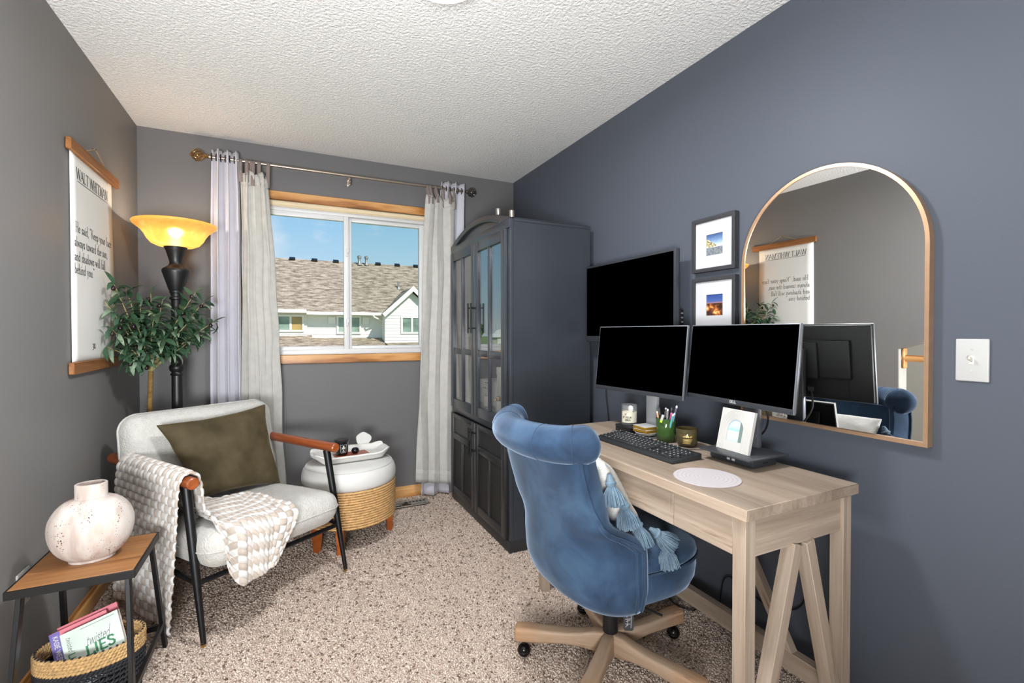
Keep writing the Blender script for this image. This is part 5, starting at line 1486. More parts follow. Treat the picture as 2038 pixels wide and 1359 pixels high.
t2, F2 = book('paperback_book', 'pink paperback with a violet edge strip tucked behind the pale green one in the basket', B2, .150, .178, .018, M_pink, M_purp)
bm = NB(); a_mm(bm, (.0005, -.0098, .001), (.026, -.0091, .177)); obj('title_strip', bm, M_purp, t2, F2)
bm = NB(); a_text(bm, 'KASIE WEST', .012, (lambda a, b, c: Vector((.008 + b, -.0099 - c, .166 - a))), .13, .1, False, .085); obj('lettering', bm, M_whbox, t2, F2)
bm = NB()
for q in range(5): a_lathe(bm, [(.008, 0), (.007, .0004), (0, .0005)], 8, T(.046 + .02 * (q % 2), -.0091, .14 - .03 * q) @ RX(PI / 2))
obj('flower_print', bm, M_whbox, t2, F2)
B3 = T(-.648, 2.008, .058) @ RX(-.42) @ RY(-.30)
book('paperback_book', 'rose paperback at the back of the basket with a pale top edge', B3, .160, .186, .014, plain('rose cover', S(214, 110, 126), .4, var=.05))

# ------------------------------------------------------------------ desk
DX0, DX1, DY0, DY1, DZ = 1.055, 1.550, .815, 1.955, .762
DW = [(.26, S(112, 95, 83)), (.42, S(150, 133, 117)), (.55, S(168, 151, 135)), (.68, S(184, 168, 153)), (.82, S(199, 186, 172))]
M_desk = wood('whitewashed oak', DW, 16, .05, .5, .3, bump=.10, grain_dark=S(128, 104, 84))
M_desktop = wood('whitewashed oak planks', DW, 16, .045, .45, .35, bump=.08, plank=(1, .118, (.84, .84, .84, 1), (1.06, 1.04, 1.02, 1)), grain_dark=S(134, 110, 90))
dk = thing('desk', 'whitewashed wooden desk with V braced ends and flat drawers under the mirror', 'desk', T((DX0 + DX1) / 2, (DY0 + DY1) / 2, 0))
panel('top', (DX0, DY0, DZ - .031), (DX1, DY1, DZ), M_desktop, dk, 'y', .0015)
lw = .040
for y in (DY0 + .015, DY1 - .015 - lw):
    for x in (DX0 + .0165, DX1 - .010 - lw):
        panel('leg', (x, y, 0), (x + lw, y + lw, DZ - .031), M_desk, dk, 'z', .0015)
for y in (DY0 + .023, DY1 - .023 - .022):
    panel('end_apron', (DX0 + .0565, y, .620), (DX1 - .05, y + .022, DZ - .031), M_desk, dk, 'x', .0015)
    yc = y + .011
    beam('brace', (1.126, yc, .04), (1.291, yc, .622), .036, .040, M_desk, dk, .0015, up=(0, 1, 0))
    beam('brace', (1.500, yc, .04), (1.342, yc, .622), .036, .040, M_desk, dk, .0015, up=(0, 1, 0))
panel('back_rail', (1.505, DY0 + .055, .085), (1.540, DY1 - .055, .150), M_desk, dk, 'y', .0015)
panel('back_apron', (1.515, DY0 + .055, .60), (1.535, DY1 - .055, DZ - .031), M_desk, dk, 'y', .0015)
for a, b in (((1.522, 1.004, .14), (1.522, 1.292, .62)), ((1.522, 1.766, .14), (1.522, 1.478, .62))):
    beam('brace', a, b, .034, .030, M_desk, dk, .0015, up=(1, 0, 0))
for y0, y1 in ((DY0 + .0555, 1.0825), (1.0845, 1.6855), (1.6875, DY1 - .0555)):
    panel('drawer' if y1 - y0 > .4 else 'drawer_front', (DX0 + .018, y0, .622), (DX0 + .036, y1, DZ - .033), M_desk, dk, 'y', .0015)
bm = NB(); a_mm(bm, (DX0 + .036, DY0 + .056, .64), (1.512, DY1 - .056, .652)); obj('drawer_box', bm, M_desk, dk)

# ------------------------------------------------------------------ office chair (faces the desk)
CF = T(1.06, 1.378, 0)
def velvet():
    t = MT('blue velvet')
    v = t.co()
    a = t.noise(v, 5.5, 4, .6, .5)
    c = t.ramp(a, [(.30, S(28, 44, 64)), (.5, S(43, 64, 90)), (.68, S(60, 84, 111))])
    t.bump(t.noise(v, 700, 2), .15, .0006)
    return t.set(c, .85, 0, .25, **{'Sheen Weight': .8, 'Sheen Roughness': .4, 'Sheen Tint': S(160, 178, 200)})
M_velvet = velvet()
M_seamv = plain('dark blue piping', S(40, 60, 84), .9)
ch = thing('office_chair', 'blue velvet swivel chair with a rolled back and five wooden feet on casters', 'office chair', CF)
zk = [.318, .335, .37, .42, .50, .555, .60, .70, .80, .86]
Wk = [.170, .236, .268, .278, .276, .272, .270, .264, .257, .250]
bk_x = [-.150, -.222, -.262, -.282, -.290, -.292, -.295, -.306, -.326, -.336]
fx_z = [.318, .40, .548, .560, .580, .597, .617, .640, .70, .76, .81, .86]
fx_x = [-.050, -.048, -.050, -.066, -.116, -.150, -.195, -.228, -.268, -.298, -.318, -.332]
fx_x = [-.078, -.076, -.076, -.086, -.118, -.150, -.198, -.228, -.264, -.284, -.296, -.300]
def shell(th, z, inset=0.0):
    W = interp(zk, Wk, z) - inset; xb = interp(zk, bk_x, z) + inset; xf = interp(fx_z, fx_x, z)
    xf = max(xf, xb + .02)
    s, c = math.sin(th * PI / 2), math.cos(th * PI / 2)
    pw = lerp(.80, .92, sstep(.5, .8, z))
    x = xf + (xb - xf) * abs(c) ** pw
    y = W * math.copysign(abs(s) ** pw, s)
    return Vector((x, y, z))
bm = NB()
n1, n2 = 56, 44
zs = [lerp(.318, .86, (j / n2)) for j in range(n2 + 1)]
def shell_cols(inset):
    return [[bm.verts.new(shell(lerp(-1, 1, i / n1), z, inset)) for z in zs] for i in range(n1 + 1)]
Ao = shell_cols(0.0); Ai = shell_cols(.060)
for A, fl in ((Ao, 0), (Ai, 1)):
    for i in range(n1):
        for j in range(n2):
            q = (A[i][j], A[i][j + 1], A[i + 1][j + 1], A[i + 1][j]) if fl == 0 else (A[i][j], A[i + 1][j], A[i + 1][j + 1], A[i][j + 1])
            bm.faces.new(q)
# rounded padded front edge
def bridge(o_, i_, flip):
    rows = [o_]
    for k in (1, 2, 3):
        u = k / 4
        row = []
        for a, b in zip(o_, i_):
            p = a.co.lerp(b.co, u); p.x += lerp(.026, .046, sstep(.55, .72, p.z)) * math.sin(u * PI); p.z += .008 * math.sin(u * PI)
            row.append(bm.verts.new(p))
        rows.append(row)
    rows.append(i_)
    for r0, r1 in zip(rows[:-1], rows[1:]):
        for j in range(len(r0) - 1):
            q = (r0[j], r1[j], r1[j + 1], r0[j + 1])
            bm.faces.new(q if flip else tuple(reversed(q)))
bridge(Ao[0], Ai[0], True); bridge(Ao[-1], Ai[-1], False)
for i in range(n1):
    bm.faces.new((Ao[i][0], Ao[i + 1][0], Ai[i + 1][0], Ai[i][0])); bm.faces.new((Ao[i + 1][n2], Ao[i][n2], Ai[i][n2], Ai[i + 1][n2]))
bmesh.ops.recalc_face_normals(bm, faces=bm.faces)
bko = obj('backrest', bm, M_velvet, ch, CF, angle=60)
# rolled head: a fat scroll that follows the curved back and swings forward at its ends
rp_, rr_ = [], []
for k in range(41):
    u = lerp(-1, 1, k / 40)
    s, c = math.sin(u * PI / 2), math.cos(u * PI / 2)
    x = -.232 + (-.372 + .232) * abs(c) ** .95; y = .238 * math.copysign(abs(s) ** .95, s)
    z = .880 + .012 * abs(u) ** 2
    rp_.append((x, y, z)); rr_.append((.055 + .003 * abs(u)) * (1 if abs(u) < .84 else math.sqrt(max(.02, 1 - ((abs(u) - .84) / .165) ** 2))))
bm = NB(); a_tube(bm, rp_, rr_, 24); ro = obj('headroll', bm, M_velvet, ch, CF, angle=60)
for k in (6, 13, 27, 34):
    bm = NB()
    p = Vector(rp_[k]); d = (Vector(rp_[k + 1]) - Vector(rp_[k - 1])).normalized(); s = d.cross(Vector((0, 0, 1))).normalized(); u_ = s.cross(d)
    a_tube(bm, [p + (s * math.cos(2 * PI * q / 30) + u_ * math.sin(2 * PI * q / 30)) * (rr_[k] * 1.0) for q in range(30)], .0014, 5, closed=True)
    obj('pleat_seam', bm, M_seamv, ro, CF)
# double piping along the wing edge
for off, rad in ((.0, .0048), (.012, .0048)):
    for s in (-1, 1):
        pts = []
        for k in range(46):
            z = lerp(.365, .845, k / 45)
            p = shell(s * (1 - (.018 + off * 4.2) ), z); 
            pts.append(p + Vector((0, s * .002, 0)))
        bm = NB(); a_tube(bm, pts, rad, 8); obj('piping', bm, M_velvet, bko, CF)
# buttons of the tufted inside
for y in (-.13, 0, .13):
    for z in (.60, .72):
        bm = NB(); p = shell(y / .27 * .62, z, .052)
        a_sphere(bm, .012, T(p.x + .002, p.y, p.z), 12, 8, (.6, 1, 1)); obj('button', bm, M_seamv, bko, CF)
# seat drum, welt and cushion
def seat_ring(r, k, n=56):
    a = 2 * PI * k / n
    c, s = math.cos(a), math.sin(a)
    q = (abs(c) ** 2.5 + abs(s) ** 2.5) ** (-1 / 2.5)
    return (.035 + r * 1.00 * c * q, r * .965 * s * q)
def seat_solid(prof, mat, name, parent):
    bm = NB(); n = 56; rings = []
    for r, z in prof:
        if r < 1e-6: rings.append([bm.verts.new((.035, 0, z))])
        else: rings.append([bm.verts.new((*seat_ring(r, k), z)) for k in range(n)])
    for a, b in zip(rings[:-1], rings[1:]):
        for k in range(n):
            k2 = (k + 1) % n
            if len(a) == 1: bm.faces.new((a[0], b[k2], b[k]))
            elif len(b) == 1: bm.faces.new((a[k], a[k2], b[0]))
            else: bm.faces.new((a[k], a[k2], b[k2], b[k]))
    return obj(name, bm, mat, parent, CF, angle=60)
seat_solid([(0, .318), (.15, .318), (.205, .328), (.236, .35), (.250, .38), (.254, .41), (.253, .448), (.245, .452), (0, .452)], M_velvet, 'seat', ch)
so = seat_solid([(0, .445), (.246, .452), (.256, .462), (.252, .478), (.235, .490), (.19, .499), (.12, .505), (0, .507)], M_velvet, 'seat_cushion', ch)
bm = NB(); a_tube(bm, [(*seat_ring(.2565, k), .4515) for k in range(56)], .0045, 8, closed=True); obj('piping', bm, M_seamv, so, CF)
# column and star base
bm = NB(); a_lathe(bm, [(0, .125), (.027, .125), (.0275, .135), (.026, .20), (.026, .30), (.05, .308), (.05, .32), (0, .32)], 28); obj('column', bm, M_black, ch, CF)
M_chwood = wood('weathered oak arm', [(.22, S(140, 112, 90)), (.45, S(172, 146, 122)), (.62, S(188, 164, 142)), (.85, S(202, 182, 163))], 20, .06, .5, .3, bump=.2, grain_dark=S(120, 90, 64))
_t = M_chwood.node_tree
_b = [n for n in _t.nodes if n.type == 'BSDF_PRINCIPLED'][0]
_src = _b.inputs['Base Color'].links[0].from_socket
_c = _t.nodes.new('ShaderNodeTexCoord'); _s = _t.nodes.new('ShaderNodeSeparateXYZ'); _r = _t.nodes.new('ShaderNodeValToRGB'); _m = _t.nodes.new('ShaderNodeMixRGB'); _n = _t.nodes.new('ShaderNodeTexNoise'); _a = _t.nodes.new('ShaderNodeMath'); _q = _t.nodes.new('ShaderNodeMath')
_n.inputs['Scale'].default_value = 22; _q.operation = 'MULTIPLY'; _q.inputs[1].default_value = .16; _a.operation = 'ADD'
_t.links.new(_c.outputs['Object'], _s.inputs[0]); _t.links.new(_c.outputs['Object'], _n.inputs['Vector']); _t.links.new(_n.outputs[0], _q.inputs[0]); _t.links.new(_s.outputs['X'], _a.inputs[0]); _t.links.new(_q.outputs[0], _a.inputs[1])
_r.color_ramp.elements[0].position = .30; _r.color_ramp.elements[0].color = (0, 0, 0, 1); _r.color_ramp.elements[1].position = .42; _r.color_ramp.elements[1].color = (.75, .75, .75, 1)
_m.blend_type = 'MULTIPLY'; _m.inputs[2].default_value = (1.0, .78, .58, 1)
_t.links.new(_a.outputs[0], _r.inputs[0]); _t.links.new(_r.outputs[0], _m.inputs[0]); _t.links.new(_src, _m.inputs[1]); _t.links.new(_m.outputs[0], _b.inputs['Base Color'])
M_caster = plain('black nickel caster', S(40, 38, 36), .18, .7)
arm_prof_t = [(.0, .128), (.06, .130), (.10, .122), (.16, .117), (.24, .118), (.31, .121), (.345, .119), (.352, .113)]
arm_prof_b = [(.352, .072), (.345, .067), (.25, .070), (.17, .074), (.10, .066), (.04, .052), (.0, .048)]
bm = NB(); a_prism(bm, arm_prof_t + arm_prof_b, .052, Matrix(((1, 0, 0, 0), (0, 0, 1, -.026), (0, 1, 0, 0), (0, 0, 0, 1))))
bmesh.ops.recalc_face_normals(bm, faces=bm.faces)
es = [e_ for e_ in bm.edges if len(e_.link_faces) == 2 and e_.calc_face_angle(0) > .8]
bmesh.ops.bevel(bm, geom=es, offset=.010, segments=3, affect='EDGES', profile=.5)
for v in bm.verts:
    x = v.co.x
    wsc = lerp(.80, 1.0, sstep(.05, .2, x)) * lerp(1, 1.10, sstep(.24, .33, x))
    v.co.y *= wsc
arm_me = mesh_of('base_leg', bm, M_chwood, 40)
bm = NB(); a_sphere(bm, .0245, T(.318, 0, .0265), 20, 14); cme = mesh_of('caster', bm, M_caster, 60)
bm = NB(); a_lathe(bm, [(0, 0), (.0075, 0), (.0075, .016), (.012, .017), (.012, .024), (0, .024)], 14, T(.318, 0, .046)); stem_me = mesh_of('caster_stem', bm, M_caster, 40)
bm = NB(); a_tube(bm, [(.318 + .0248 * math.cos(q * 2 * PI / 24) * .98, .0248 * math.sin(q * 2 * PI / 24) * .98, .0265) for q in range(24)], .0014, 5, closed=True); ring_me = mesh_of('caster_ring', bm, M_black, 60)
for k in range(5):
    Mk = CF @ RZ(math.radians(2 + 72 * k))
    a_ = bpy.data.objects.new('base_leg', arm_me); COL.objects.link(a_); place(a_, ch, Mk)
    for nm, me in (('caster', cme), ('caster_stem', stem_me), ('caster_ring', ring_me)):
        c_ = bpy.data.objects.new(nm, me); COL.objects.link(c_); place(c_, a_, Mk)
bm = NB(); a_lathe(bm, [(0, .046), (.03, .046), (.034, .06), (.034, .118), (.03, .127), (0, .127)], 5, RZ(math.radians(38))); obj('hub', bm, M_chwood, ch, CF, smooth=False)
# hang tag on the gas lift lever
TG = CF @ T(-.022, -.128, .248) @ RZ(-.5)
bm = NB(); a_prism(bm, [(-.017, -.036), (-.012, -.041), (.012, -.041), (.017, -.036), (.017, .026), (.010, .036), (-.010, .036), (-.017, .026)], .003, Matrix(((1, 0, 0, 0), (0, 0, 1, 0), (0, 1, 0, 0), (0, 0, 0, 1))))
bmesh.ops.recalc_face_normals(bm, faces=bm.faces); tg = obj('lever_tag', bm, plain('charcoal tag', S(56, 58, 64), .5), ch, TG)
bm = NB()
for (x0, z0, x1, z1) in ((-.010, -.028, -.004, -.020), (-.010, -.018, .004, -.018), (-.008, -.010, .004, -.004), (-.003, -.024, -.003, -.004), (-.010, -.002, .006, .0), (.008, -.03, .009, .02), (-.006, .006, .002, .016), (-.01, .012, -.002, .018)):
    a_box(bm, (math.hypot(x1 - x0, z1 - z0) + .002, .0006, .0018), T((x0 + x1) / 2, -.0003, (z0 + z1) / 2) @ RY(-math.atan2(z1 - z0, x1 - x0)))
obj('tag_marks', bm, M_white, tg, TG)
bm = NB(); a_tube(bm, [(-.022, -.128, .282), (-.024, -.118, .318)], .0015, 6); a_tube(bm, [(-.05, -.06, .312), (-.022, -.135, .308), (.01, -.25, .318)], .004, 8); obj('lever', bm, M_black, ch, CF)

# pillow with tassels on the chair
def stripe_cloth():
    t = MT('white cloth with thin dark stripes')
    g = t.n('ShaderNodeTexCoord'); mp_ = t.n('ShaderNodeMapping'); mp_.inputs['Rotation'].default_value = (0, .9, 0); t.l(g.outputs['Object'], mp_.inputs[0])
    sp = t.n('ShaderNodeSeparateXYZ'); t.l(mp_.outputs[0], sp.inputs[0])
    z = t.math('ADD', sp.outputs['Z'], t.math('MULTIPLY', t.noise(t.co(), 14, 2), .004))
    fr = t.math('FRACT', t.math('MULTIPLY', z, 190.0))
    ln = t.math('LESS_THAN', fr, .22)
    br_ = t.ramp(t.noise(t.co('Object', (60, 60, 300)), 1.0, 2), [(.42, (0, 0, 0, 1)), (.52, (1, 1, 1, 1))])
    c = t.mix(t.math('MULTIPLY', t.math('MULTIPLY', ln, br_), .6), S(204, 202, 197), S(146, 152, 156))
    t.bump(t.noise(t.co(), 500, 2), .4, .001)
    return t.set(c, .95, 0, .1)
M_stripe = stripe_cloth()
pq = [(-.002, -.205, .522), (-.002, .205, .522), (-.180, .205, .815), (-.180, -.205, .815)]
pil = thing('tasselled_pillow', 'white striped pillow with blue tassels propped on the blue velvet chair seat', 'pillow', CF)
pillow_mesh(pq, .125, M_stripe, 'cushion', pil, CF, seed=6.0, wr=.006, pinch=.05)
M_tas = fabric('dusty blue yarn', S(80, 99, 116), S(112, 132, 147), .95, 900, var_scale=30, bump=.3)
def tassel(p, d, L, name='tassel'):
    p, d = Vector(p), Vector(d).normalized()
    zq = Vector((0, 0, 1)); q = Vector((0, 0, -1)).rotation_difference(d).to_matrix().to_4x4()
    M = T(*p) @ q
    bm = NB()
    a_lathe(bm, [(0, .012), (.006, .010), (.010, 0), (.0125, -.010), (.0145, -.014), (.016, -.019), (.0145, -.024), (.0125, -.027), (.0, -.027)], 14, M)
    a_tube(bm, [M @ Vector((.0125 * math.cos(2 * PI * q / 16), .0125 * math.sin(2 * PI * q / 16), -.017)) for q in range(16)], .0055, 8, closed=True)
    for k in range(150):
        a = k * 2.399; r = math.sqrt((k + .5) / 150)
        spread = .036 * r + rnd.uniform(-.003, .003)
        b = Vector((.011 * r * math.cos(a), .011 * r * math.sin(a), -.024))
        e_ = Vector((spread * math.cos(a + rnd.uniform(-.2, .2)), spread * math.sin(a), -L + .006 * r * r + rnd.uniform(-.004, .004)))
        m_ = b.lerp(e_, .5) + Vector((.006 * r * math.cos(a), .006 * r * math.sin(a), .002))
        a_tube(bm, [M @ b, M @ m_, M @ e_], .0016, 4)
    return obj(name, bm, M_tas, pil, CF)
for p, d in (((-.168, -.214, .772), (-.04, -.35, -1)), ((-.124, -.224, .698), (.05, -.3, -1)), ((-.074, -.226, .632), (.10, -.25, -1)), ((-.008, -.226, .584), (.80, -.25, -.65)), ((.030, -.236, .548), (.10, -.2, -1))):
    tassel(p, d, .086)
# ------------------------------------------------------------------ things on the desk
M_monitor = plain('graphite monitor plastic', S(46, 49, 54), .4, var=.04)
M_monedge = plain('silver grey bezel', S(120, 124, 130), .35, .3)
M_monback = plain('matte black monitor back', S(34, 36, 38), .55)
def monitor(label, L, R, zc, hgt, tilt, logo, post, plate, pz):
    L, R = Vector((*L, 0)), Vector((*R, 0))
    wd = (R - L).length; c = (L + R) / 2
    M = T(c.x, c.y, zc) @ RZ(math.atan2(R.y - L.y, R.x - L.x)) @ RX(-tilt)
    t = thing('monitor', label, 'monitor', T(post[0], post[1], pz), 'desk monitors')
    bm = NB(); a_mm(bm, (-wd / 2, .0, -hgt / 2), (wd / 2, .011, hgt / 2), .002); p = obj('panel', bm, M_monedge, t, M)
    bm = NB(); a_mm(bm, (-wd / 2 + .002, -.0012, -hgt / 2 + .001), (wd / 2 - .002, .004, -hgt / 2 + .018), .001); obj('chin', bm, M_monitor, p, M)
    bm = NB(); a_mm(bm, (-wd / 2 + .004, -.0010, -hgt / 2 + .018), (wd / 2 - .004, .003, hgt / 2 - .004)); obj('screen', bm, M_screen, p, M)
    bm = NB(); a_mm(bm, (-wd / 2 + .004, .010, -hgt / 2 + .004), (wd / 2 - .004, .022, hgt / 2 - .004), .004); a_mm(bm, (-wd * .36, .02, -hgt * .20), (wd * .36, .04, hgt * .30), .006)
    b = obj('back_shell', bm, M_monback, p, M)
    bm = NB(); a_mm(bm, (-.065, .036, -.06), (.065, .052, .08), .006); obj('mount', bm, M_monback, b, M)
    bm = NB(); a_mm(bm, (-wd * .33, .0222, -hgt * .44), (wd * .33, .0232, -hgt * .215)); po = obj('port_recess', bm, plain('port recess', S(18, 19, 20), .6), b, M)
    for xx in (-.05, -.02, .012):
        bm = NB(); a_mm(bm, (xx, .023, -hgt * .40), (xx + .022, .0242, -hgt * .34)); obj('port_sticker', bm, M_white, po, M)
    if logo:
        bm = NB(); a_text(bm, 'DELL', .0085, lambda a, b_, c_: Vector((a - .014, -.0013 - c_, -hgt / 2 + .006 + b_)), .2, .2, False, .028); obj('logo', bm, M_white, p, M)
    # stand: post and base plate
    bm = NB(); a_mm(bm, (post[0] - .010, post[1] - .032, pz + .005), (post[0] + .012, post[1] + .032, zc + .05), .004); obj('post', bm, plain('silver stand post', S(176, 178, 182), .4, .25) if not logo else plain('grey stand post', S(112, 114, 120), .35, .6), t)
    xb = c.x + .04
    bm = NB(); a_mm(bm, (min(xb, post[0] - .02), post[1] - .025, zc - .03), (post[0] + .0, post[1] + .025, zc + .04), .004); obj('hinge', bm, M_monback, t)
    bm = NB(); a_mm(bm, (plate[0], plate[1], pz), (plate[2], plate[3], pz + .006), .002); obj('base_plate', bm, plain('grey base plate', S(150, 152, 158) if not logo else S(82, 84, 88), .35, .5), t)
    return t
monitor('black monitor with a silver post nearer the cabinet, below the television', (1.396, 1.920), (1.445, 1.397), 1.095, .305, .105, False, (1.500, 1.645), (1.348, 1.540, 1.540, 1.745), DZ + .0005)
monitor('black monitor in front of the mirror with a white logo on its chin', (1.474, 1.404), (1.434, .932), 1.103, .290, .105, True, (1.528, 1.160), (1.345, 1.030, 1.545, 1.236), .7965)
t = thing('mini_computer', 'flat dark mini computer under the monitor base with the photo frame', 'computer', T(1.46, 1.15, DZ))
bm = NB(); a_mm(bm, (1.402, 1.058, DZ + .0005), (1.520, 1.236, .7955), .004); bd_ = obj('case', bm, M_bezel, t)
bm = NB(); a_mm(bm, (1.4012, 1.15, .770), (1.4025, 1.162, .777)); a_mm(bm, (1.4012, 1.13, .770), (1.4025, 1.142, .777)); obj('front_port', bm, M_white, bd_)
bm = NB(); a_mm(bm, (1.45, 1.0572, .772), (1.475, 1.0585, .778)); a_mm(bm, (1.425, 1.0575, .786), (1.51, 1.0585, .7868)); obj('side_port', bm, M_black, bd_)
# arched photo frame standing on the base plate
t = thing('photo_frame', 'white ridged photo frame with an arched beach picture on the monitor base', 'photo frame', T(1.40, 1.142, .803))
FP = T(1.3985, 1.142, .8032) @ RZ(math.atan2(-.136, -.008)) @ RX(-.235)
fwd, fhg = .136, .146
bm = NB()
O_ = [(-fwd / 2, 0), (fwd / 2, 0), (fwd / 2, fhg), (-fwd / 2, fhg)]
def awin(r, z0, zs_, n=20): return [(-r, z0), (r, z0)] + [(r * math.cos(PI * k / n), zs_ + r * math.sin(PI * k / n)) for k in range(n + 1)]
AW = awin(.033, .034, .078)
def fill_ring(bm, outer, inner, y):
    vo = [bm.verts.new((x, y, z)) for x, z in outer]; vi = [bm.verts.new((x, y, z)) for x, z in inner]
    es_ = [bm.edges.new((vo[i], vo[(i + 1) % len(vo)])) for i in range(len(vo))] + [bm.edges.new((vi[i], vi[(i + 1) % len(vi)])) for i in range(len(vi))]
    bmesh.ops.triangle_fill(bm, edges=es_, use_beauty=True)
    return vo, vi
f0 = fill_ring(bm, O_, AW, 0.0); f1 = fill_ring(bm, O_, AW, .012)
for a, b in ((f0[0], f1[0]), (f0[1], f1[1])):
    for i in range(len(a)):
        j = (i + 1) % len(a); bm.faces.new((a[i], a[j], b[j], b[i]))
bmesh.ops.recalc_face_normals(bm, faces=bm.faces)
M_pfw = plain('white lacquer', S(190, 188, 184), .5)
fr_ = obj('frame', bm, M_pfw, t, FP, smooth=False)
for k in range(1, 8):
    r = .033 + k * .0046
    pts = [(x, -.0005, z) for x, z in awin(r, .034, .078, 24)[2:] if abs(x) < fwd / 2 - .002 and z < fhg - .002]
    if r < fwd / 2 - .002: pts = [(r, -.0005, .006)] + pts + [(-r, -.0005, .006)]
    if len(pts) > 3:
        segs = [[pts[0]]]
        for p, q in zip(pts[:-1], pts[1:]):
            if (Vector(p) - Vector(q)).length > .09: segs.append([])
            segs[-1].append(q)
        bm = NB()
        for sgm in segs:
            if len(sgm) > 2: a_tube(bm, sgm, .0009, 5)
        obj('ridge', bm, M_pfw, fr_, FP)
def beach():
    t = MT('beach picture'); s = t.n('ShaderNodeSeparateXYZ'); t.l(t.co('Generated'), s.inputs[0]); x, z = s.outputs['X'], s.outputs['Z']
    n_ = t.noise(t.co('Generated', (3, 3, 8)), 1.0, 4)
    zz = t.math('ADD', z, t.math('MULTIPLY', n_, .16))
    c = t.ramp(zz, [(.0, S(178, 196, 204)), (.34, S(190, 212, 214)), (.52, S(206, 222, 222)), (.58, S(140, 190, 190)), (.68, S(176, 202, 214)), (1.0, S(196, 214, 226))])
    b = t.math('MULTIPLY', t.math('GREATER_THAN', x, .70), t.math('LESS_THAN', x, .90))
    c = t.mix(b, c, S(112, 126, 122))
    return t.set(c, .3, 0, .4)
bm = NB(); a_prism(bm, awin(.034, .032, .078), .002, Matrix(((1, 0, 0, 0), (0, 0, 1, .006), (0, 1, 0, 0), (0, 0, 0, 1)))); bmesh.ops.recalc_face_normals(bm, faces=bm.faces); obj('picture', bm, beach(), t, FP, smooth=False)
bm = NB(); a_mm(bm, (-fwd / 2 + .004, .012, .004), (fwd / 2 - .004, .014, fhg - .004)); a_box(bm, (.03, .003, .10), T(0, .030, .058) @ RX(.30), .001); obj('backing', bm, M_black, t, FP)

# keyboard
kb = thing('keyboard', 'black full size keyboard lying along the desk front', 'keyboard', T(1.262, 1.437, DZ))
KF = T(1.262, 1.437, DZ + .0005) @ RZ(-PI / 2 + .015)
bm = NB(); 
a_prism(bm, [(-.072, 0), (.072, 0), (.072, .022), (-.072, .010)], .446, Matrix(((0, 0, 1, -.223), (1, 0, 0, 0), (0, 1, 0, 0), (0, 0, 0, 1))))
bmesh.ops.recalc_face_normals(bm, faces=bm.faces)
bmesh.ops.bevel(bm, geom=bm.edges[:], offset=.002, segments=2, affect='EDGES', profile=.5)
kbo = obj('case', bm, M_monback, kb, KF)
M_key = plain('black keycap', S(38, 39, 42), .45)
M_legend = plain('key legend', S(206, 208, 212), .6)
U = .0190
def key_mesh(wu):
    bm = NB(); a_box(bm, (wu * U - .0022, U - .0024, .0055), I4, .0013, 1)
    me = mesh_of('key', bm, [M_key, M_legend], 30)
    b2 = NB(); b2.from_mesh(me)
    a_box(b2, (.0034, .0042, .0004), T(-.0028 - (wu - 1) * U * .4, .0022, .00285))
    for f in b2.faces[-6:]: f.material_index = 1
    b2.to_mesh(me); b2.free()
    return me
KM = {}
def key(cx, row, wu):
    if wu not in KM: KM[wu] = key_mesh(wu)
    yy = .058 - row * U - (.004 if row > 0 else 0)
    zt = lerp(.010, .022, (yy + .072) / .144) + .0025
    k_ = bpy.data.objects.new('key', KM[wu]); COL.objects.link(k_); place(k_, kb, KF @ T(cx, yy, zt) @ RX(.083))
x0 = -.214
def row(r, ws, start=0.0):
    x = x0 + start * U
    for w_ in ws:
        if w_ > 0: key(x + w_ * U / 2, r, w_)
        x += abs(w_) * U
row(0, [1, -1, 1, 1, 1, 1, -.5, 1, 1, 1, 1, -.5, 1, 1, 1, 1, -.25, 1, 1, 1])
row(1, [1] * 13 + [2, -.25, 1, 1, 1, -.25, 1, 1, 1, 1])
row(2, [1.5] + [1] * 12 + [1.5, -.25, 1, 1, 1, -.25, 1, 1, 1, 1])
row(3, [1.75] + [1] * 11 + [2.25, -3.5, 1, 1, 1])
row(4, [2.25] + [1] * 10 + [2.75, -1.25, 1, -1.25, 1, 1, 1, 1])
row(5, [1.25, 1.25, 1.25, 6.25, 1.25, 1.25, 1.25, 1.25, -.25, 1, 1, 1, -.25, 2, 1])
bm = NB(); a_tube(bm, [(1.332, 1.40, DZ + .012), (1.36, 1.39, DZ + .004), (1.40, 1.335, DZ + .004), (1.46, 1.30, DZ + .004), (1.545, 1.27, DZ + .004)], .002, 6); obj('cable', bm, plain('grey cable', S(88, 86, 86), .6), kb)

# round desk pad
M_padw = MT('white pad with fine rings')
s_ = M_padw.n('ShaderNodeVectorMath', operation='LENGTH'); M_padw.l(M_padw.co('Object', (1, 1, 0)), s_.inputs[0])
rg = M_padw.math('LESS_THAN', M_padw.math('FRACT', M_padw.math('MULTIPLY', s_.outputs['Value'], 82.0)), .22)
M_padw = M_padw.set(M_padw.mix(rg, S(196, 190, 192), S(184, 172, 176)), .55, 0, .3)
bm = NB(); a_lathe(bm, [(0, 0), (.0995, 0), (.1, .001), (.0995, .0022), (0, .0022)], 64); o = obj('mouse_pad', bm, M_padw, None, T(1.185, 1.057, DZ + .0004)); tag(o, 'round white pad with faint rings near the open corner of the desk', 'mouse pad')

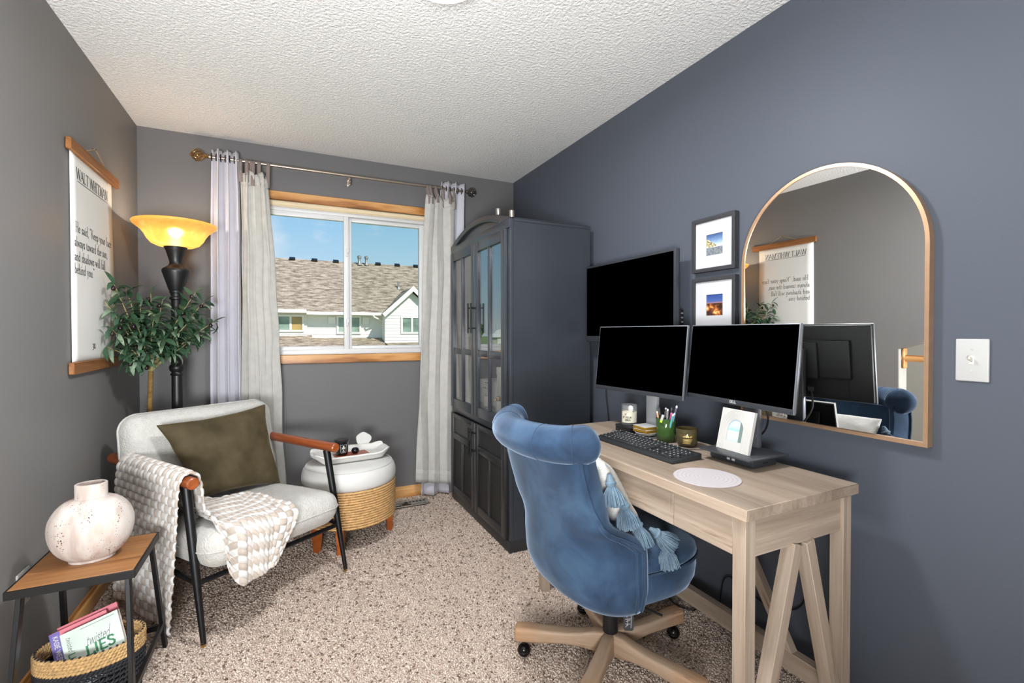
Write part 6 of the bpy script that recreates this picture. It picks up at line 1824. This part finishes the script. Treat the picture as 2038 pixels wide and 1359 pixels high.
# green glass pen cup and what stands in it
def glass(name, col, rough=.03, mixf=.55):
    t = MT(name)
    tr = t.n('ShaderNodeBsdfTransparent'); tr.inputs[0].default_value = col
    ms = t.n('ShaderNodeMixShader'); fr = t.n('ShaderNodeLayerWeight'); fr.inputs['Blend'].default_value = .25
    gl = t.n('ShaderNodeBsdfGlossy'); gl.inputs['Roughness'].default_value = rough
    m0 = t.n('ShaderNodeMixShader'); m0.inputs[0].default_value = mixf
    t.set(tuple(c * .55 for c in col[:3]) + (1,), .1, 0, .5)
    t.l(tr.outputs[0], m0.inputs[1]); t.l(t.b.outputs[0], m0.inputs[2])
    t.l(fr.outputs['Fresnel'], ms.inputs[0]); t.l(m0.outputs[0], ms.inputs[1]); t.l(gl.outputs[0], ms.inputs[2]); t.l(ms.outputs[0], t.out.inputs[0])
    return t.m
M_green = glass('green glass', (.16, .34, .09, 1), mixf=.4)
PCX, PCY = 1.430, 1.488
o = None
bm = NB(); a_lathe(bm, [(0, 0), (.034, 0), (.037, .004), (.0385, .05), (.0405, .096), (.0395, .0975), (.0375, .096), (.0355, .05), (.034, .012), (0, .010)], 40, T(PCX, PCY, DZ + .0005)); o = obj('pen_cup', bm, M_green); tag(o, 'green glass pen cup full of pens on the desk', 'pen cup')
pens = [('black ballpoint pen leaning outermost toward the cabinet side of the green cup', (16, 16, 18), -.030, .010, -.30, .06, .128, 'pen'),
        ('tan wooden pencil leaning against the cabinet side of the green cup', (196, 150, 110), -.026, -.012, -.16, -.10, .112, 'pencil'),
        ('black pen with silver clip, second behind the tan pencil in the green cup', (24, 24, 28), -.016, .014, -.10, .08, .125, 'pen'),
        ('glossy black marker standing in the middle of the green cup', (14, 14, 16), -.004, .004, -.02, .02, .120, 'marker'),
        ('dark grey pen beside the glossy marker at the back of the green cup', (48, 48, 54), .004, .022, .04, .08, .130, 'pen'),
        ('silver grey pen upright between the marker and the tall pen in the green cup', (128, 128, 134), .010, -.004, .06, .0, .126, 'pen'),
        ('tall grey violet pen with a silver cap, longest in the green cup', (104, 96, 116), .016, .010, .30, .02, .150, 'pen'),
        ('magenta pen between the tall pen and the blue pen in the green cup', (176, 70, 130), .018, -.006, .26, -.02, .118, 'pen'),
        ('pale blue pen beside the magenta pen in the green cup', (120, 170, 196), .024, .006, .30, -.02, .118, 'pen'),
        ('turquoise pen with a pale peach end leaning outermost in the green cup', (96, 170, 176), .028, -.010, .36, -.06, .118, 'pen')]
for lb, colr, dx, dy, lx, ly, L, cat in pens:
    # dx runs along the view (toward -Y is to the viewer's right)
    p0 = Vector((PCX + dy * .7 - .3 * dx * 0, PCY - dx * .55, DZ + .0125)); d = Vector((ly, -lx, 1)).normalized()
    name = 'pencil' if cat == 'pencil' else ('marker' if cat == 'marker' else 'pen')
    t = thing(name, lb, cat, T(*p0), 'pens in the green cup')
    m_ = plain(lb[:14], S(*colr), .35)
    r = .0042 if cat != 'marker' else .0058
    bm = NB(); a_tube(bm, [p0, p0 + d * L * .93], r, 10); obj('barrel', bm, m_, t)
    tipc = {'pencil': (232, 190, 160)}.get(cat, (200, 200, 206) if 'silver' in lb else ((236, 196, 170) if 'peach' in lb else tuple(min(255, int(c * 1.15) + 14) for c in colr)))
    bm = NB(); a_tube(bm, [p0 + d * L * .93, p0 + d * L * .975, p0 + d * L], [r * 1.08, r, r * .5], 10); obj('cap', bm, plain(lb[:12] + ' cap', S(*tipc), .3), t)
    if cat != 'pencil':
        s = d.cross(Vector((1, 0, 0))).normalized(); q = p0 + d * L * .95 - Vector((1, 0, 0)) * (r + .001)
        bm = NB(); a_tube(bm, [q, q - d * .028], .0011, 6); obj('clip', bm, M_steel if 'silver' in lb or 'black' in lb else m_, t)
t = thing('page_marker', 'white and lime page marker clipped over the green cup rim', 'marker', T(PCX - .034, PCY - .018, DZ + .096))
Fm = T(PCX - .0385, PCY - .018, DZ + .100) @ RZ(.3) @ RX(.32)
bm = NB(); a_box(bm, (.004, .011, .024), T(0, 0, .006), .001); obj('body', bm, M_white, t, Fm)
bm = NB(); a_box(bm, (.0042, .010, .012), T(0, 0, -.011), .001); obj('tip', bm, plain('lime plastic', S(170, 196, 50), .4), t, Fm)
# amber candle tumbler
M_amb = glass('smoked amber glass', (.40, .33, .16, 1), mixf=.25)
t = thing('candle_tumbler', 'smoked amber fluted glass candle beside the pen cup', 'candle', T(1.445, 1.388, DZ + .0005))
FT = WM[t.name]
bm = NB(); n = 48
def fl_prof(r, z, k): return r * (1 + .012 * math.cos(24 * 2 * PI * k / n * 1.0)) 
a_lathe(bm, [(0, 0), (.024, 0), (.034, .004), (.0405, .016), (.042, .03), (.042, .070), (.041, .0715), (.0395, .070), (.0392, .03), (.036, .017), (.026, .009), (0, .008)], 48); obj('glass', bm, M_amb, t, FT)
bm = NB(); a_lathe(bm, [(0, .0095), (.026, .0098), (.0385, .03), (.0385, .040), (0, .040)], 32); obj('wax', bm, plain('amber wax', S(168, 140, 70), .6, var=.3, vs=140), t, FT)
bm = NB(); 
wf2 = lambda a, b, c: Vector(((.0424 + c) * math.cos(-2.75 + a / .042), (.0424 + c) * math.sin(-2.75 + a / .042), .042 + b))
M_goldink = plain('gold ink', S(214, 186, 110), .4, .4)
for q in range(9): patch(bm, wf2, q * .004, q * .004 + .0026, -.001 * (q % 2), .003 + .002 * ((q * 7) % 3))
for q in range(5): patch(bm, (lambda zz: (lambda a, b, c: Vector((.0424 * math.cos(-2.75 + a / .042), .0424 * math.sin(-2.75 + a / .042), zz + b))))(.034 - q * .0042), .0 + .002 * (q % 2), .037 - .002 * q, 0, .0013)
obj('gold_print', bm, M_goldink, t, FT)

# black box, jar candle, gold edged boxes on the monitor base plate
PZ = DZ + .0070
def jar_glass():
    t = MT('clear jar glass')
    tr = t.n('ShaderNodeBsdfTransparent'); tr.inputs[0].default_value = (.985, .99, .99, 1)
    gl = t.n('ShaderNodeBsdfGlossy'); gl.inputs['Roughness'].default_value = .08
    m1 = t.n('ShaderNodeMixShader'); m1.inputs[0].default_value = .06; m2 = t.n('ShaderNodeMixShader'); m2.inputs[0].default_value = .05
    t.set((.9, .92, .92, 1), .2)
    t.l(tr.outputs[0], m1.inputs[1]); t.l(gl.outputs[0], m1.inputs[2]); t.l(m1.outputs[0], m2.inputs[1]); t.l(t.b.outputs[0], m2.inputs[2]); t.l(m2.outputs[0], t.out.inputs[0])
    return t.m
o = None
t = thing('black_box', 'small flat black box under the white jar candle', 'box', T(1.405, 1.683, PZ))
bm = NB(); a_mm(bm, (1.362, 1.634, PZ), (1.450, 1.735, PZ + .019), .0015); obj('base', bm, M_black, t)
bm = NB(); a_mm(bm, (1.361, 1.633, PZ + .0195), (1.451, 1.736, PZ + .030), .0015); obj('lid', bm, M_black, t)
JZ = PZ + .0305
M_clear = jar_glass()
t = thing('glass_candle', 'clear glass jar candle with cream wax and black lettering on the black box', 'candle', T(1.404, 1.690, JZ))
FG = WM[t.name]
bm = NB(); a_lathe(bm, [(0, 0), (.033, 0), (.0355, .003), (.0355, .090), (.0345, .091), (.0332, .090), (.0332, .012), (0, .012)], 40); obj('glass', bm, M_clear, t, FG)
bm = NB(); a_lathe(bm, [(0, .0122), (.0330, .0122), (.0330, .058), (.0, .0575)], 36); obj('wax', bm, plain('cream wax', S(226, 216, 192), .5), t, FG)
A0 = math.atan2(-1.69, -1.404)
def wj(aoff, zz): return lambda a, b, c: Vector(((.0358 + c) * math.cos(A0 + (a + aoff) / .0358), (.0358 + c) * math.sin(A0 + (a + aoff) / .0358), zz + b))
bm = NB()
a_text(bm, 'IT', .0075, wj(-.021, .045), .16, .14, False, .009); a_text(bm, 'IT YOUR', .0075, wj(-.030, .033), .16, .14, False, .040); a_text(bm, 'DREA', .0075, wj(-.020, .021), .16, .14, False, .026)
obj('lettering', bm, M_ink, t, FG)
bm = NB(); a_sphere(bm, .017, T(.004, -.006, .071), 16, 10, (.55, 1, 1))
for v in bm.verts: v.co += Vector((nz(v.co.x * 60, v.co.y * 60, v.co.z * 60), nz(v.co.y * 60, v.co.z * 60, 3), nz(v.co.z * 60, v.co.x * 60, 7))) * .003
o = obj('white_stone', bm, M_selen, None, FG); tag(o, 'lumpy white stone resting on the wax inside the glass jar candle', 'stone')
t = thing('white_dish', 'small round white dish under the two gold edged boxes', 'dish', T(1.415, 1.587, PZ))
bm = NB(); a_lathe(bm, [(0, 0), (.030, 0), (.040, .006), (.046, .016), (.0445, .017), (.038, .008), (0, .005)], 36, T(1.408, 1.587, PZ)); obj('bowl', bm, M_pfw, t)
M_goldfoil = plain('gold foil edge', S(196, 150, 52), .35, .7)
for k, lb in ((0, 'lower white note box with gold edge in the round dish'), (1, 'upper white note box with gold edge topping the round dish')):
    z0 = PZ + .0175 + k * .0135
    t = thing('note_box', lb, 'box', T(1.408, 1.587, z0), 'gold edged note boxes')
    bm = NB(); a_box(bm, (.072, .078, .0115), T(1.408, 1.587, z0 + .0058) @ RZ(.10 - .12 * k), .0008); obj('body', bm, M_goldfoil, t)
    bm = NB(); a_box(bm, (.074, .080, .0015), T(1.408, 1.587, z0 + .0122) @ RZ(.10 - .12 * k), .0005); obj('lid', bm, M_white, t)

# ------------------------------------------------------------------ cables
M_cable = plain('black cable', S(18, 18, 20), .5)
def cable(label, pts, r=.0028):
    P = [Vector(p) for p in pts]; out = []
    for i in range(len(P) - 1):
        p0, p1, p2, p3 = P[max(i - 1, 0)], P[i], P[i + 1], P[min(i + 2, len(P) - 1)]
        for k in range(8):
            t_ = k / 8
            out.append(.5 * ((2 * p1) + (-p0 + p2) * t_ + (2 * p0 - 5 * p1 + 4 * p2 - p3) * t_ * t_ + (-p0 + 3 * p1 - 3 * p2 + p3) * t_ ** 3))
    out.append(P[-1])
    bm = NB(); a_tube(bm, out, r, 7); o = obj('cable', bm, M_cable); tag(o, label, 'cable')
cable('thin dark cable hanging down the wall beside the cabinet under the television', [(1.664, 2.20, 1.20), (1.664, 2.21, .90), (1.664, 2.185, .72), (1.66, 2.12, .30), (1.655, 2.0, .02)])
cable('thin dark cable hanging behind the silver monitor post', [(1.52, 1.70, .98), (1.60, 1.79, .85), (1.63, 1.82, .76), (1.655, 1.80, .40), (1.655, 1.7, .02)])
cable('black cable looping on the wall behind the desk end braces', [(1.60, 1.14, .74), (1.655, 1.10, .50), (1.66, 1.052, .36), (1.66, 1.045, .27), (1.66, 1.09, .205), (1.66, 1.20, .17), (1.655, 1.36, .20), (1.655, 1.40, .10), (1.655, 1.40, .02)])
cable('black cable lying in a loop on the carpet behind the blue chair', [(1.655, 1.70, .03), (1.60, 1.66, .014), (1.56, 1.61, .014), (1.545, 1.545, .014), (1.575, 1.48, .014), (1.63, 1.485, .014), (1.655, 1.44, .03)])
cable('black lead hanging from the back of the monitor in front of the mirror', [(1.50, 1.12, .99), (1.53, 1.10, .93), (1.555, 1.13, .86), (1.56, 1.2, .80), (1.57, 1.24, .70)], .0035)
